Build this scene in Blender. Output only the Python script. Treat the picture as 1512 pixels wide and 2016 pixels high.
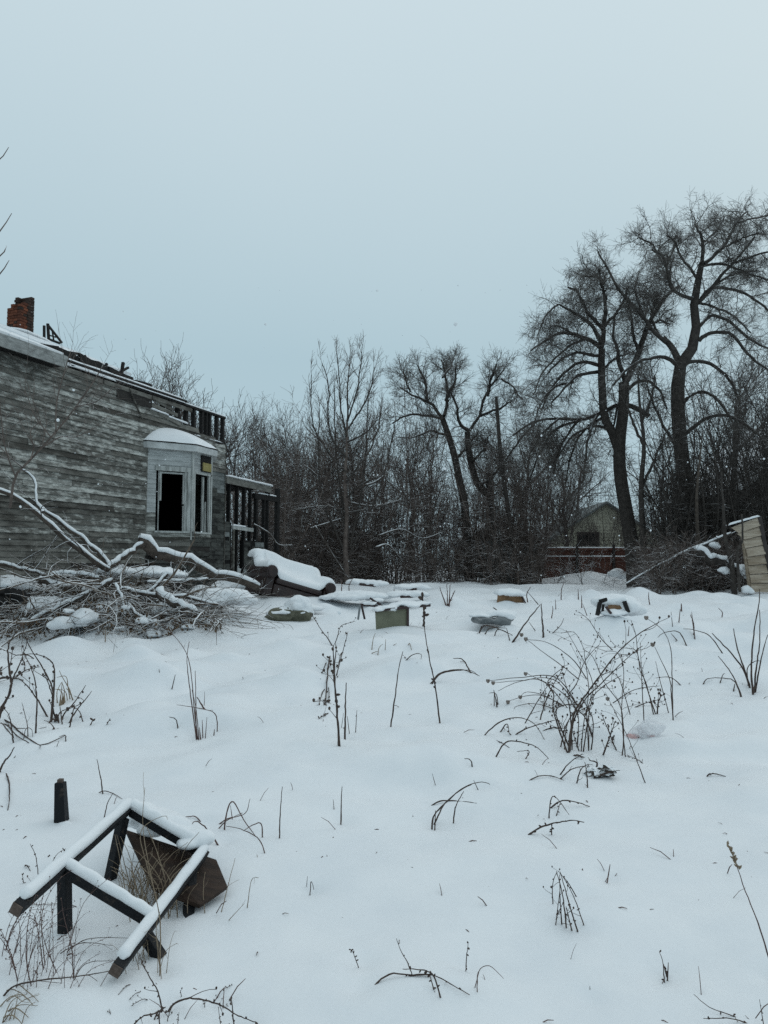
import bpy, bmesh, math, random
import numpy as np
from mathutils import Vector, Matrix, noise as mnoise

for o in list(bpy.data.objects):
    bpy.data.objects.remove(o)
S = bpy.context.scene
COL = S.collection
R = math.radians

# ------------------------------------------------------------------ camera
FPX = 1456.0                    # focal length in pixels of the 1512 x 2016 photograph (26 mm lens)
PITCH = math.atan(102 / FPX)
CAM = np.array([0.0, 0.0, 1.55])
cd = bpy.data.cameras.new('camera')
cam = bpy.data.objects.new('camera', cd)
COL.objects.link(cam)
cd.sensor_fit = 'VERTICAL'
cd.sensor_height = 36
cd.sensor_width = 27
cd.lens = 26
cd.clip_start = 0.05
cd.clip_end = 4000
cam.location = CAM
cam.rotation_euler = (math.pi / 2 + PITCH, 0, 0)
S.camera = cam

# ------------------------------------------------------------------ overcast sky
W = bpy.data.worlds.new('World')
S.world = W
W.use_nodes = True
wn, wl = W.node_tree.nodes, W.node_tree.links
wn.clear()
SUN_EL, SUN_AZ = R(30), R(40)      # azimuth clockwise from +Y
sky = wn.new('ShaderNodeTexSky')
sky.sky_type = 'NISHITA'
sky.sun_disc = False
sky.sun_elevation = SUN_EL
sky.sun_rotation = SUN_AZ
sky.air_density = 1.6
sky.dust_density = 4.0
tc = wn.new('ShaderNodeTexCoord')
sx = wn.new('ShaderNodeSeparateXYZ')
wl.new(tc.outputs['Generated'], sx.inputs[0])
mr = wn.new('ShaderNodeMapRange')          # cloud deck brightens towards the zenith (overcast law)
mr.inputs['From Min'].default_value = 0.27
mr.inputs['From Max'].default_value = 0.78
wl.new(sx.outputs['Z'], mr.inputs['Value'])
cn = wn.new('ShaderNodeTexNoise')
cn.inputs['Scale'].default_value = 1.6
cn.inputs['Detail'].default_value = 2.0
wl.new(tc.outputs['Generated'], cn.inputs['Vector'])
cm = wn.new('ShaderNodeMath'); cm.operation = 'MULTIPLY_ADD'
wl.new(cn.outputs['Fac'], cm.inputs[0]); cm.inputs[1].default_value = 0.26; cm.inputs[2].default_value = -0.13
ca = wn.new('ShaderNodeMath'); ca.operation = 'ADD'
wl.new(mr.outputs['Result'], ca.inputs[0]); wl.new(cm.outputs[0], ca.inputs[1])
deck = wn.new('ShaderNodeMix'); deck.data_type = 'RGBA'
deck.inputs['A'].default_value = (0.425, 0.578, 0.652, 1)
deck.inputs['B'].default_value = (0.665, 0.775, 0.825, 1)
wl.new(ca.outputs[0], deck.inputs['Factor'])
sc_ = wn.new('ShaderNodeVectorMath'); sc_.operation = 'SCALE'
sc_.inputs['Scale'].default_value = 0.06
wl.new(sky.outputs['Color'], sc_.inputs[0])
mx = wn.new('ShaderNodeMix'); mx.data_type = 'RGBA'
mx.inputs['Factor'].default_value = 0.97
wl.new(sc_.outputs[0], mx.inputs['A'])
wl.new(deck.outputs['Result'], mx.inputs['B'])
bg = wn.new('ShaderNodeBackground')
bg.inputs['Strength'].default_value = 1.0
wl.new(mx.outputs['Result'], bg.inputs['Color'])
wo = wn.new('ShaderNodeOutputWorld')
wl.new(bg.outputs[0], wo.inputs['Surface'])

sd = bpy.data.lights.new('sun', 'SUN')
sd.energy = 0.6
sd.angle = R(70)
sd.color = (1.0, 0.96, 0.92)
so = bpy.data.objects.new('sun', sd)
COL.objects.link(so)
to_sun = Vector((math.sin(SUN_AZ) * math.cos(SUN_EL), math.cos(SUN_AZ) * math.cos(SUN_EL), math.sin(SUN_EL)))
so.rotation_euler = to_sun.to_track_quat('Z', 'Y').to_euler()
so.location = to_sun * 50

S.view_settings.view_transform = 'Standard'
S.view_settings.look = 'None'
S.view_settings.exposure = 0.0
S.view_settings.gamma = 1.0
S.view_settings.use_curve_mapping = False
S.render.engine = 'CYCLES'
S.cycles.use_denoising = False
S.cycles.max_bounces = 5
S.cycles.diffuse_bounces = 3
S.cycles.caustics_reflective = False
S.cycles.caustics_refractive = False
S.render.film_transparent = False

# ------------------------------------------------------------------ small maths
RNG = np.random.default_rng(7)
rnd = random.Random(11)
CP, SP = math.cos(PITCH), math.sin(PITCH)

def P(x, y, d):
    """world point seen at photograph pixel (x, y) at horizontal distance d"""
    u, v = (x - 756) / FPX, (1008 - y) / FPX
    k = d / (CP - v * SP)
    return np.array([u * k, d, CAM[2] + (SP + v * CP) * k])

def h2(ix, iy, s):
    v = np.sin(ix * 127.1 + iy * 311.7 + s * 74.7) * 43758.5453
    return v - np.floor(v)

def vn(x, y, s=0):
    ix, iy = np.floor(x), np.floor(y)
    fx, fy = x - ix, y - iy
    fx = fx * fx * fx * (fx * (fx * 6 - 15) + 10)
    fy = fy * fy * fy * (fy * (fy * 6 - 15) + 10)
    a, b, c, d = h2(ix, iy, s), h2(ix + 1, iy, s), h2(ix, iy + 1, s), h2(ix + 1, iy + 1, s)
    return (a * (1 - fx) + b * fx) * (1 - fy) + (c * (1 - fx) + d * fx) * fy - 0.5

def g0(x, y):
    x, y = np.asarray(x, float), np.asarray(y, float)
    t = np.clip((y - 1.5) / 16.0, 0, 1)
    z = 0.72 * t * t * (3 - 2 * t) * 0.5 + 0.36 * t
    far = np.clip((y - 34) / 60, 0, 1)
    amp = 1 - 0.6 * far
    near = np.clip(y / 6.0, 0.45, 1)
    xr, yr = x * 0.91 + y * 0.41, -x * 0.41 + y * 0.91
    z = z + amp * near * (0.22 * vn(xr / 2.3, yr / 1.7, 1) + 0.13 * vn(xr / 0.95, yr / 0.75, 2))
    z = z + 0.060 * vn(xr / 0.46, yr / 0.38, 3) * amp * near + 0.05 * np.clip(y / 8 - .5, 0, 1) * np.abs(vn(xr / 0.8 + 3, yr / 0.6, 6)) * amp + 0.008 * vn(xr / 0.17, yr / 0.15, 4)
    return z

MOUNDS = []          # (x, y, height, rx, ry)
def gz(x, y):
    z = g0(x, y)
    x, y = np.asarray(x, float), np.asarray(y, float)
    for (mx_, my_, h_, rx_, ry_) in MOUNDS:
        z = z + h_ * np.exp(-(((x - mx_) / rx_) ** 2 + ((y - my_) / ry_) ** 2))
    return z

def G(x, y, f=None):
    """where the view ray through a photograph pixel meets the snow"""
    f = f or gz
    ds = np.geomspace(1.2, 60, 700)
    u, v = (x - 756) / FPX, (1008 - y) / FPX
    k = ds / (CP - v * SP)
    X, Z = u * k, CAM[2] + (SP + v * CP) * k
    below = np.nonzero(Z < f(X, ds))[0]
    if len(below) == 0:
        return np.array([X[-1], ds[-1], float(f(X[-1], ds[-1]))])
    i = below[0]
    return np.array([X[i], ds[i], float(f(X[i], ds[i]))])

def m0(x, y, h, rx, ry, dd=0):
    p = G(x, y, g0)
    MOUNDS.append((p[0], p[1] + dd, h, rx, ry))

# drifts that lie over buried things
m0(180, 1215, 0.42, 1.9, 1.3, 1.0)
m0(330, 1190, 0.28, 1.6, 1.0, 0.6)
m0(40, 1200, 0.30, 1.2, 0.9, 0.6)
m0(575, 1200, 0.20, 1.0, 0.8, 0.8)
m0(690, 1180, 0.13, 0.9, 0.5)
m0(770, 1262, 0.10, 0.38, 0.25)
m0(885, 1195, 0.16, 0.5, 0.4)
m0(965, 1232, 0.16, 0.45, 0.3, 0.2)
m0(1210, 1205, 0.15, 0.5, 0.35, 0.2)
m0(400, 1420, 0.09, 0.30, 0.22)
m0(1130, 1455, 0.12, 0.42, 0.4)
m0(1080, 1330, 0.08, 0.5, 0.35)
m0(1470, 1340, 0.10, 0.4, 0.35)
m0(330, 1730, -0.05, 0.26, 0.22)
m0(60, 1960, 0.07, 0.25, 0.2)
m0(870, 1500, 0.10, 0.6, 0.25)
m0(840, 1560, -0.05, 0.35, 0.18)
m0(460, 1340, 0.05, 0.5, 0.3)
m0(1420, 1480, -0.06, 0.5, 0.2)
m0(870, 1960, 0.05, 0.28, 0.16)
m0(420, 1490, 0.05, 0.6, 0.3)
m0(1300, 1250, 0.09, 1.0, 0.4)
m0(1000, 1290, 0.06, 0.9, 0.35)
for i in range(170):                                    # soft hollows and humps of buried rubble
    xx, yy = rnd.uniform(-9, 10), rnd.uniform(4.5, 20)
    rr = rnd.uniform(0.14, 0.40)
    MOUNDS.append((xx, yy, rnd.choice((-0.05, 0.06, 0.08, 0.05)) * rnd.uniform(0.6, 1.3), rr, rr * rnd.uniform(0.5, 0.9)))
for i in range(110):                                   # plumper lumps in the middle distance
    yy = rnd.uniform(7.5, 19)
    xx = rnd.uniform(-.45, .6) * yy
    rr = rnd.uniform(0.22, 0.55)
    MOUNDS.append((xx, yy, rnd.choice((0.13, 0.10, 0.16, -0.10)) * rnd.uniform(0.6, 1.2), rr, rr * rnd.uniform(0.5, 0.9)))
# ground at the house side and under the wood drops off a touch
MOUNDS.append((-7.2, 16.2, -0.35, 2.2, 2.0))
MOUNDS.append((8.6, 31.3, 0.42, 2.3, 0.9))           # bank of snow before the red fence
MOUNDS.append((10.6, 30.6, 0.30, 0.8, 0.6))

# ------------------------------------------------------------------ materials
def mat(name, c1, c2=None, rough=0.8, scale=6.0, bump=0.0, bscale=40.0, stretch=None, snow=None, spec=0.25,
        rand=0.0, detail=5.0, contrast=(0.35, 0.65), subs=0.0):
    m = bpy.data.materials.new(name)
    m.use_nodes = True
    n, l = m.node_tree.nodes, m.node_tree.links
    b = n['Principled BSDF']
    b.inputs['Roughness'].default_value = rough
    b.inputs['Specular IOR Level'].default_value = spec
    geo = n.new('ShaderNodeNewGeometry')
    vec = geo.outputs['Position']
    if stretch is not None:                            # (rotation about z, scale xyz) for grain
        mp = n.new('ShaderNodeMapping')
        mp.vector_type = 'POINT'
        mp.inputs['Rotation'].default_value = (0, 0, stretch[0])
        mp.inputs['Scale'].default_value = stretch[1]
        l.new(vec, mp.inputs['Vector'])
        vec = mp.outputs['Vector']
    col = None
    if c2 is not None:
        tn = n.new('ShaderNodeTexNoise')
        tn.inputs['Scale'].default_value = scale
        tn.inputs['Detail'].default_value = detail
        tn.inputs['Roughness'].default_value = 0.65
        l.new(vec, tn.inputs['Vector'])
        rp = n.new('ShaderNodeMapRange')
        rp.inputs['From Min'].default_value = contrast[0]
        rp.inputs['From Max'].default_value = contrast[1]
        l.new(tn.outputs['Fac'], rp.inputs['Value'])
        fac = rp.outputs['Result']
        if rand > 0:
            oi = n.new('ShaderNodeObjectInfo')
            ma = n.new('ShaderNodeMath'); ma.operation = 'MULTIPLY_ADD'
            ma.inputs[1].default_value = rand; ma.inputs[2].default_value = -rand / 2
            l.new(oi.outputs['Random'], ma.inputs[0])
            ad = n.new('ShaderNodeMath'); ad.operation = 'ADD'; ad.use_clamp = True
            l.new(ma.outputs[0], ad.inputs[0]); l.new(fac, ad.inputs[1])
            fac = ad.outputs[0]
        mixn = n.new('ShaderNodeMix'); mixn.data_type = 'RGBA'
        mixn.inputs['A'].default_value = (*c1, 1)
        mixn.inputs['B'].default_value = (*c2, 1)
        l.new(fac, mixn.inputs['Factor'])
        col = mixn.outputs['Result']
    if snow is not None:                               # snow lying on upward faces: (lower, upper) of normal z
        sp = n.new('ShaderNodeSeparateXYZ')
        l.new(geo.outputs['Normal'], sp.inputs[0])
        sn = n.new('ShaderNodeTexNoise')
        sn.inputs['Scale'].default_value = 3.0
        l.new(geo.outputs['Position'], sn.inputs['Vector'])
        a1 = n.new('ShaderNodeMath'); a1.operation = 'MULTIPLY_ADD'
        a1.inputs[1].default_value = 0.9; a1.inputs[2].default_value = -0.45
        l.new(sn.outputs['Fac'], a1.inputs[0])
        a2 = n.new('ShaderNodeMath'); a2.operation = 'ADD'
        l.new(sp.outputs['Z'], a2.inputs[0]); l.new(a1.outputs[0], a2.inputs[1])
        r2 = n.new('ShaderNodeMapRange')
        r2.inputs['From Min'].default_value = snow[0]
        r2.inputs['From Max'].default_value = snow[1]
        l.new(a2.outputs[0], r2.inputs['Value'])
        m2 = n.new('ShaderNodeMix'); m2.data_type = 'RGBA'
        if col is not None:
            l.new(col, m2.inputs['A'])
        else:
            m2.inputs['A'].default_value = (*c1, 1)
        m2.inputs['B'].default_value = (0.84, 0.86, 0.88, 1)
        l.new(r2.outputs['Result'], m2.inputs['Factor'])
        col = m2.outputs['Result']
    if col is not None:
        l.new(col, b.inputs['Base Color'])
    else:
        b.inputs['Base Color'].default_value = (*c1, 1)
    if bump > 0:
        bn = n.new('ShaderNodeTexNoise')
        bn.inputs['Scale'].default_value = bscale
        bn.inputs['Detail'].default_value = 4.0
        l.new(vec, bn.inputs['Vector'])
        bp = n.new('ShaderNodeBump')
        bp.inputs['Strength'].default_value = bump
        bp.inputs['Distance'].default_value = 0.02
        l.new(bn.outputs['Fac'], bp.inputs['Height'])
        l.new(bp.outputs['Normal'], b.inputs['Normal'])
    if subs > 0:
        b.inputs['Subsurface Weight'].default_value = subs
        b.inputs['Subsurface Radius'].default_value = (0.03, 0.035, 0.04)
    return m

WALL_ANG = R(20.5)
gr = (R(-69.5), (0.35, 3.0, 9.0))       # grain along the house wall
M = {}
M['snow'] = mat('snow', (0.75, 0.775, 0.80), (0.81, 0.825, 0.84), 0.6, 2.2, 0.10, 45, spec=0.2)
M['snow_roof'] = mat('snow_roof', (0.77, 0.79, 0.81), (0.82, 0.835, 0.85), 0.6, 3, 0.15, 30)
M['bark'] = mat('bark', (0.034, 0.029, 0.026), (0.072, 0.062, 0.055), 0.9, 9, 0.5, 30, snow=(0.85, 1.15))
M['bark_red'] = mat('bark_red', (0.085, 0.066, 0.058), (0.165, 0.132, 0.116), 0.9, 6, snow=(0.68, 0.98))
M['bark_limb'] = mat('bark_limb', (0.036, 0.031, 0.028), (0.075, 0.065, 0.058), 0.9, 9, 0.5, 30, snow=(0.62, 0.92))
M['bark_crown'] = mat('bark_crown', (0.085, 0.075, 0.069), (0.16, 0.142, 0.13), 0.9, 5, snow=(0.85, 1.15))
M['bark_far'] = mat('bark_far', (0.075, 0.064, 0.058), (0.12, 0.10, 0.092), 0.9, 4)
M['bark_snowy'] = mat('bark_snowy', (0.045, 0.037, 0.032), (0.085, 0.07, 0.06), 0.9, 12, 0.5, 40, snow=(0.30, 0.55))
M['brush'] = mat('brush', (0.075, 0.055, 0.042), (0.19, 0.145, 0.11), 0.9, 7, snow=(0.45, 0.75))
M['log_wood'] = mat('log_wood', (0.045, 0.036, 0.030), (0.10, 0.08, 0.066), 0.85, 9, 0.6, 50)
M['leaf'] = mat('dead_leaf', (0.06, 0.040, 0.026), (0.20, 0.135, 0.085), 0.85, 25)
M['seed'] = mat('dry_seed_head', (0.12, 0.095, 0.08), (0.30, 0.26, 0.235), 0.9, 60, snow=(0.5, 0.9))
M['weed'] = mat('weed', (0.045, 0.033, 0.030), (0.10, 0.072, 0.058), 0.85, 14)
M['weed_tan'] = mat('weed_tan', (0.17, 0.125, 0.085), (0.30, 0.235, 0.165), 0.85, 18)
M['weed_red'] = mat('weed_red', (0.085, 0.052, 0.048), (0.16, 0.105, 0.09), 0.85, 14)
M['paint'] = mat('peeling_paint', (0.110, 0.107, 0.096), (0.535, 0.54, 0.505), 0.8, 1.5, 0.35, 6, stretch=gr, rand=0.6, detail=9, contrast=(0.44, 0.68))
M['bare'] = mat('dark_board', (0.058, 0.054, 0.047), (0.205, 0.20, 0.18), 0.85, 1.0, 0.4, 6, stretch=gr, rand=0.7, detail=7, contrast=(0.36, 0.68))
M['bay_paint'] = mat('bay_paint', (0.24, 0.25, 0.245), (0.46, 0.475, 0.47), 0.7, 1.3, 0.25, 6, stretch=gr, rand=0.5, contrast=(0.3, 0.6))
M['trim'] = mat('old_trim', (0.18, 0.185, 0.175), (0.46, 0.475, 0.46), 0.7, 3, 0.3, 12, stretch=(0, (4, 4, 0.7)), contrast=(0.3, 0.6))
M['fascia'] = mat('fascia_paint', (0.36, 0.37, 0.365), (0.56, 0.575, 0.57), 0.6, 3, 0.15, 10)
M['fascia_old'] = mat('old_fascia_paint', (0.16, 0.165, 0.16), (0.34, 0.35, 0.34), 0.7, 2, 0.2, 8, stretch=gr)
M['char'] = mat('charred_wood', (0.009, 0.009, 0.009), (0.022, 0.020, 0.019), 0.75, 12, 0.8, 45)
M['sheath'] = mat('sheathing', (0.020, 0.018, 0.017), (0.045, 0.041, 0.037), 0.9, 2, 0.3, 8, stretch=gr)
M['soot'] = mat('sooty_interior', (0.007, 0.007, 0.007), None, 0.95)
M['brick'] = mat('brick', (0.085, 0.030, 0.018), (0.19, 0.062, 0.032), 0.9, 7, 0.5, 60, rand=0.9)
M['brick_dark'] = mat('dark_brick', (0.028, 0.021, 0.018), (0.065, 0.04, 0.031), 0.9, 7, 0.5, 60, rand=0.9)
M['mortar'] = mat('mortar', (0.16, 0.14, 0.125), (0.24, 0.22, 0.20), 0.95, 20)
M['shingle_wall'] = mat('grey_shingle', (0.10, 0.11, 0.108), (0.22, 0.235, 0.23), 0.9, 2, 0.3, 8, stretch=gr, rand=0.6)
M['shingle_burnt'] = mat('burnt_shingle', (0.018, 0.018, 0.017), (0.085, 0.088, 0.08), 0.9, 1.2, 0.4, 8, stretch=gr, rand=0.8)
M['yellow'] = mat('yellow_wood', (0.23, 0.19, 0.07), (0.33, 0.28, 0.12), 0.8, 8)
M['leather'] = mat('sofa_leather', (0.013, 0.006, 0.0055), (0.028, 0.012, 0.010), 0.55, 8, 0.3, 60, spec=0.5)
M['black_paint'] = mat('black_chair_paint', (0.009, 0.010, 0.012), (0.055, 0.043, 0.035), 0.6, 22, 0.35, 90, spec=0.18, contrast=(0.58, 0.74))
M['end_wood'] = mat('cut_end_wood', (0.075, 0.055, 0.045), (0.13, 0.10, 0.085), 0.85, 60)
M['brown_board'] = mat('brown_board', (0.017, 0.010, 0.007), (0.046, 0.027, 0.018), 0.7, 5, 0.2, 30, stretch=(0.5, (1, 6, 6)))
M['olive'] = mat('olive_panel', (0.15, 0.15, 0.105), (0.19, 0.19, 0.135), 0.65, 5, 0.1, 40)
M['dark_red_wood'] = mat('dark_red_wood', (0.035, 0.022, 0.022), (0.065, 0.042, 0.04), 0.6, 8)
M['grey_metal'] = mat('grey_metal', (0.16, 0.17, 0.175), (0.22, 0.23, 0.235), 0.4, 8)
M['tarp'] = mat('olive_tarp', (0.06, 0.06, 0.042), (0.15, 0.145, 0.105), 0.7, 10, 0.4, 25)
M['grey_plastic'] = mat('grey_plastic', (0.085, 0.095, 0.10), (0.20, 0.215, 0.22), 0.35, 9, 0.3, 30, spec=0.5)
M['cardboard'] = mat('cardboard', (0.15, 0.085, 0.045), (0.23, 0.14, 0.08), 0.85, 6)
M['fence_tan'] = mat('fence_plank', (0.25, 0.195, 0.14), (0.44, 0.375, 0.30), 0.8, 2.5, 0.3, 12, stretch=(0.3, (1, 1, 7)), rand=0.6)
M['fence_red'] = mat('red_fence', (0.085, 0.036, 0.028), (0.15, 0.068, 0.050), 0.85, 3, rand=0.5)
M['cream'] = mat('cream_siding', (0.34, 0.33, 0.26), (0.42, 0.41, 0.33), 0.8, 2)
M['grey_siding'] = mat('grey_siding', (0.11, 0.125, 0.125), (0.16, 0.175, 0.175), 0.8, 2)
M['dark_siding'] = mat('dark_siding', (0.035, 0.030, 0.028), (0.06, 0.05, 0.047), 0.85, 3)
M['glass'] = mat('window_glass', (0.012, 0.014, 0.015), None, 0.08, spec=0.5)
M['wire'] = mat('wire', (0.02, 0.02, 0.02), None, 0.6)

def plastic_mat(name, c, t):
    m = mat(name, c, None, 0.3, spec=0.5)
    m.node_tree.nodes['Principled BSDF'].inputs['Alpha'].default_value = t
    return m
M['bag'] = plastic_mat('clear_bag', (0.80, 0.80, 0.82), 0.45)
M['bag_pink'] = plastic_mat('pink_print', (0.72, 0.42, 0.40), 0.6)

# ------------------------------------------------------------------ builders
def mesh_np(name, V, Fq, m, parent=None, smooth=True):
    """V (n,3) array, Fq (k,3 or 4) index array -> linked object"""
    me = bpy.data.meshes.new(name)
    V = np.ascontiguousarray(V, np.float32)
    Fq = np.ascontiguousarray(Fq, np.int32)
    k = Fq.shape[1]
    me.vertices.add(len(V)); me.vertices.foreach_set('co', V.ravel())
    me.loops.add(Fq.size); me.loops.foreach_set('vertex_index', Fq.ravel())
    me.polygons.add(len(Fq)); me.polygons.foreach_set('loop_start', np.arange(0, Fq.size, k, dtype=np.int32))
    me.polygons.foreach_set('use_smooth', np.full(len(Fq), smooth, bool))
    me.update(calc_edges=True)
    me.validate()
    me.materials.append(M[m] if isinstance(m, str) else m)
    o = bpy.data.objects.new(name, me)
    COL.objects.link(o)
    if parent is not None:
        o.parent = parent
    return o

def tag(o, label, cat, group=None):
    o['label'] = label; o['category'] = cat
    if group: o['group'] = group
    return o

def empty(name, loc, label=None, cat=None, group=None):
    o = bpy.data.objects.new(name, None)
    COL.objects.link(o)
    o.empty_display_size = 0.2
    o.location = loc
    if label: tag(o, label, cat, group)
    return o

def adopt(o, parent):
    """parent without moving (thing empties carry only a location)"""
    w = Vector(o.location)
    q = parent
    while q is not None:
        w -= Vector(q.location); q = q.parent
    o.parent = parent
    o.location = w
    return o

class MB:
    def __init__(s): s.v, s.f = [], []
    def add(s, vs, fs):
        b = len(s.v)
        s.v += [tuple(map(float, p)) for p in vs]
        s.f += [tuple(i + b for i in f) for f in fs]
        return s
    def hexa(s, c):                 # 8 corners: bottom ring 0-3, top ring 4-7
        return s.add(c, [(0, 3, 2, 1), (4, 5, 6, 7), (0, 1, 5, 4), (1, 2, 6, 5), (2, 3, 7, 6), (3, 0, 4, 7)])
    def box(s, c, sz, rot=None):
        rot = rot or Matrix()
        q = []
        for z in (-.5, .5):
            for x, y in ((-.5, -.5), (.5, -.5), (.5, .5), (-.5, .5)):
                q.append(Vector(c) + rot.to_3x3() @ Vector((x * sz[0], y * sz[1], z * sz[2])))
        return s.hexa(q)
    def bar(s, a, b, w, h, up=(0, 0, 1)):
        a, b, up = Vector(a), Vector(b), Vector(up)
        t = (b - a).normalized()
        sd_ = t.cross(up)
        if sd_.length < 1e-4: sd_ = t.cross(Vector((1, 0, 0)))
        sd_.normalize(); u = sd_.cross(t).normalized()
        q = []
        for e in (a, b):
            for x, z in ((-.5, -.5), (.5, -.5), (.5, .5), (-.5, .5)):
                q.append(e + sd_ * (x * w) + u * (z * h))
        return s.add(q, [(0, 1, 2, 3), (7, 6, 5, 4), (0, 4, 5, 1), (1, 5, 6, 2), (2, 6, 7, 3), (3, 7, 4, 0)])
    def tube(s, pts, rad, k=6, cap=True):
        V, Fq = tubes_np(np.asarray(pts, float)[None], np.asarray(rad, float)[None], k)
        s.add(V, [tuple(f) for f in Fq])
        if cap:
            b = len(s.v) - len(V)
            s.f.append(tuple(range(b + k - 1, b - 1, -1)))
            e = len(s.v) - k
            s.f.append(tuple(range(e, e + k)))
        return s
    def quadslab(s, a, b, c, d, th):   # four corners in a loop, extruded along minus normal
        a, b, c, d = map(Vector, (a, b, c, d))
        n = (b - a).cross(d - a).normalized() * th
        return s.hexa([a - n, b - n, c - n, d - n, a, b, c, d])
    def build(s, name, m, parent=None, smooth=False, bevel=0):
        me = bpy.data.meshes.new(name)
        me.from_pydata(s.v, [], s.f)
        me.materials.append(M[m] if isinstance(m, str) else m)
        if smooth:
            me.polygons.foreach_set('use_smooth', [True] * len(me.polygons))
        o = bpy.data.objects.new(name, me)
        COL.objects.link(o)
        if parent is not None: adopt(o, parent)
        if bevel:
            md = o.modifiers.new('bevel', 'BEVEL'); md.width = bevel; md.segments = 2; md.limit_method = 'ANGLE'
        return o

def tubes_np(pts, rad, k):
    """pts (N,S,3), rad (N,S): N tubes with k sides -> verts, quads"""
    N, Sg, _ = pts.shape
    t = np.gradient(pts, axis=1)
    t /= np.linalg.norm(t, axis=2, keepdims=True) + 1e-9
    ref = np.array([0.62, -0.71, 0.33])
    a = np.cross(t, ref); a /= np.linalg.norm(a, axis=2, keepdims=True) + 1e-9
    b = np.cross(t, a)
    an = np.arange(k) * 2 * np.pi / k
    V = pts[:, :, None, :] + rad[:, :, None, None] * (a[:, :, None, :] * np.cos(an)[None, None, :, None] + b[:, :, None, :] * np.sin(an)[None, None, :, None])
    V = V.reshape(-1, 3)
    idx = np.arange(N * Sg * k).reshape(N, Sg, k)
    A = idx[:, :-1, :]; B = idx[:, 1:, :]
    An, Bn = np.roll(A, -1, 2), np.roll(B, -1, 2)
    Fq = np.stack([A, An, Bn, B], -1).reshape(-1, 4)
    return V, Fq

def join_np(parts):
    vs, fs, b = [], [], 0
    for V, Fq in parts:
        vs.append(V); fs.append(Fq + b); b += len(V)
    return np.concatenate(vs), np.concatenate(fs)

def resample(pts, n):
    pts = np.asarray(pts, float)
    L = np.concatenate([[0], np.cumsum(np.linalg.norm(np.diff(pts, axis=0), axis=1))])
    # Catmull-Rom style smooth sampling by arc length
    t = np.linspace(0, L[-1], n)
    out = np.empty((n, pts.shape[1]))
    for i, ti in enumerate(t):
        j = min(max(np.searchsorted(L, ti) - 1, 0), len(pts) - 2)
        u = (ti - L[j]) / max(L[j + 1] - L[j], 1e-9)
        p0, p1, p2, p3 = pts[max(j - 1, 0)], pts[j], pts[j + 1], pts[min(j + 2, len(pts) - 1)]
        out[i] = 0.5 * (2 * p1 + (p2 - p0) * u + (2 * p0 - 5 * p1 + 4 * p2 - p3) * u * u + (3 * p1 - p0 - 3 * p2 + p3) * u ** 3)
    return out

def sprout(pts, rad, n, t0, ang, ln, rr, seg, wob, up, rg, tip=True, rmin=0.004, tmin=1.0):
    """children grown from N parent polylines; returns (pts, rad)"""
    N, Sg, _ = pts.shape
    t = t0 + (1 - t0) * (np.arange(n)[None, :] + rg.uniform(0, 1, (N, n))) / n
    if tip: t[:, -1] = 1.0
    q = np.clip(t * (Sg - 1), 0, Sg - 1 - 1e-6)
    i = q.astype(int); fr = (q - i)[..., None]
    ar = np.arange(N)[:, None]
    pos = pts[ar, i] * (1 - fr) + pts[ar, i + 1] * fr
    pr = rad[ar, i] * (1 - fr[..., 0]) + rad[ar, i + 1] * fr[..., 0]
    tg = pts[ar, i + 1] - pts[ar, i]
    tg = tg / (np.linalg.norm(tg, axis=2, keepdims=True) + 1e-9)
    rv = rg.normal(size=tg.shape)
    sdv = np.cross(tg, rv); sdv /= np.linalg.norm(sdv, axis=2, keepdims=True) + 1e-9
    a = np.radians(rg.uniform(ang[0], ang[1], (N, n)))[..., None]
    if tip: a[:, -1] *= 0.35
    d = tg * np.cos(a) + sdv * np.sin(a)
    L = rg.uniform(ln[0], ln[1], (N, n)) * (1 - 0.35 * t)
    r0 = np.maximum(np.minimum(pr * rr, L * 0.011 + rmin), rmin)
    K = N * n
    d = d.reshape(K, 3); p = pos.reshape(K, 3); L = L.reshape(K); r0 = r0.reshape(K)
    out = np.empty((K, seg + 1, 3)); out[:, 0] = p
    st = (L / seg)[:, None]
    cv = rg.normal(0, wob * 0.5, (K, 3))
    for sg in range(seg):
        d = d + rg.normal(0, wob, (K, 3)) + cv
        d[:, 2] += up
        d /= np.linalg.norm(d, axis=1, keepdims=True) + 1e-9
        p = p + d * st
        out[:, sg + 1] = p
    ro = r0[:, None] * np.linspace(1, 0.45, seg + 1)[None, :]
    return out, np.maximum(ro, rmin * 0.7)

def px_poly(spec, d, n, dj=0.0, seed=0):
    """spec [(x, y, width_px), ...] at distance d (dj: the end leans that much nearer/farther)"""
    pts, ws = [], []
    k = len(spec)
    for i, (x, y, w) in enumerate(spec):
        di = d + dj * i / max(k - 1, 1)
        pts.append(P(x, y, di)); ws.append(w * 0.5 * di / FPX)
    a = resample(np.column_stack([pts, ws]), n)
    return a[:, :3], np.maximum(a[:, 3], 0.003)

def limb(s, w0, w1):
    q = [tuple(map(float, p.split(','))) for p in s.split()]
    n = len(q)
    return [(x, y, w0 + (w1 - w0) * i / (n - 1)) for i, (x, y) in enumerate(q)]

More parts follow.
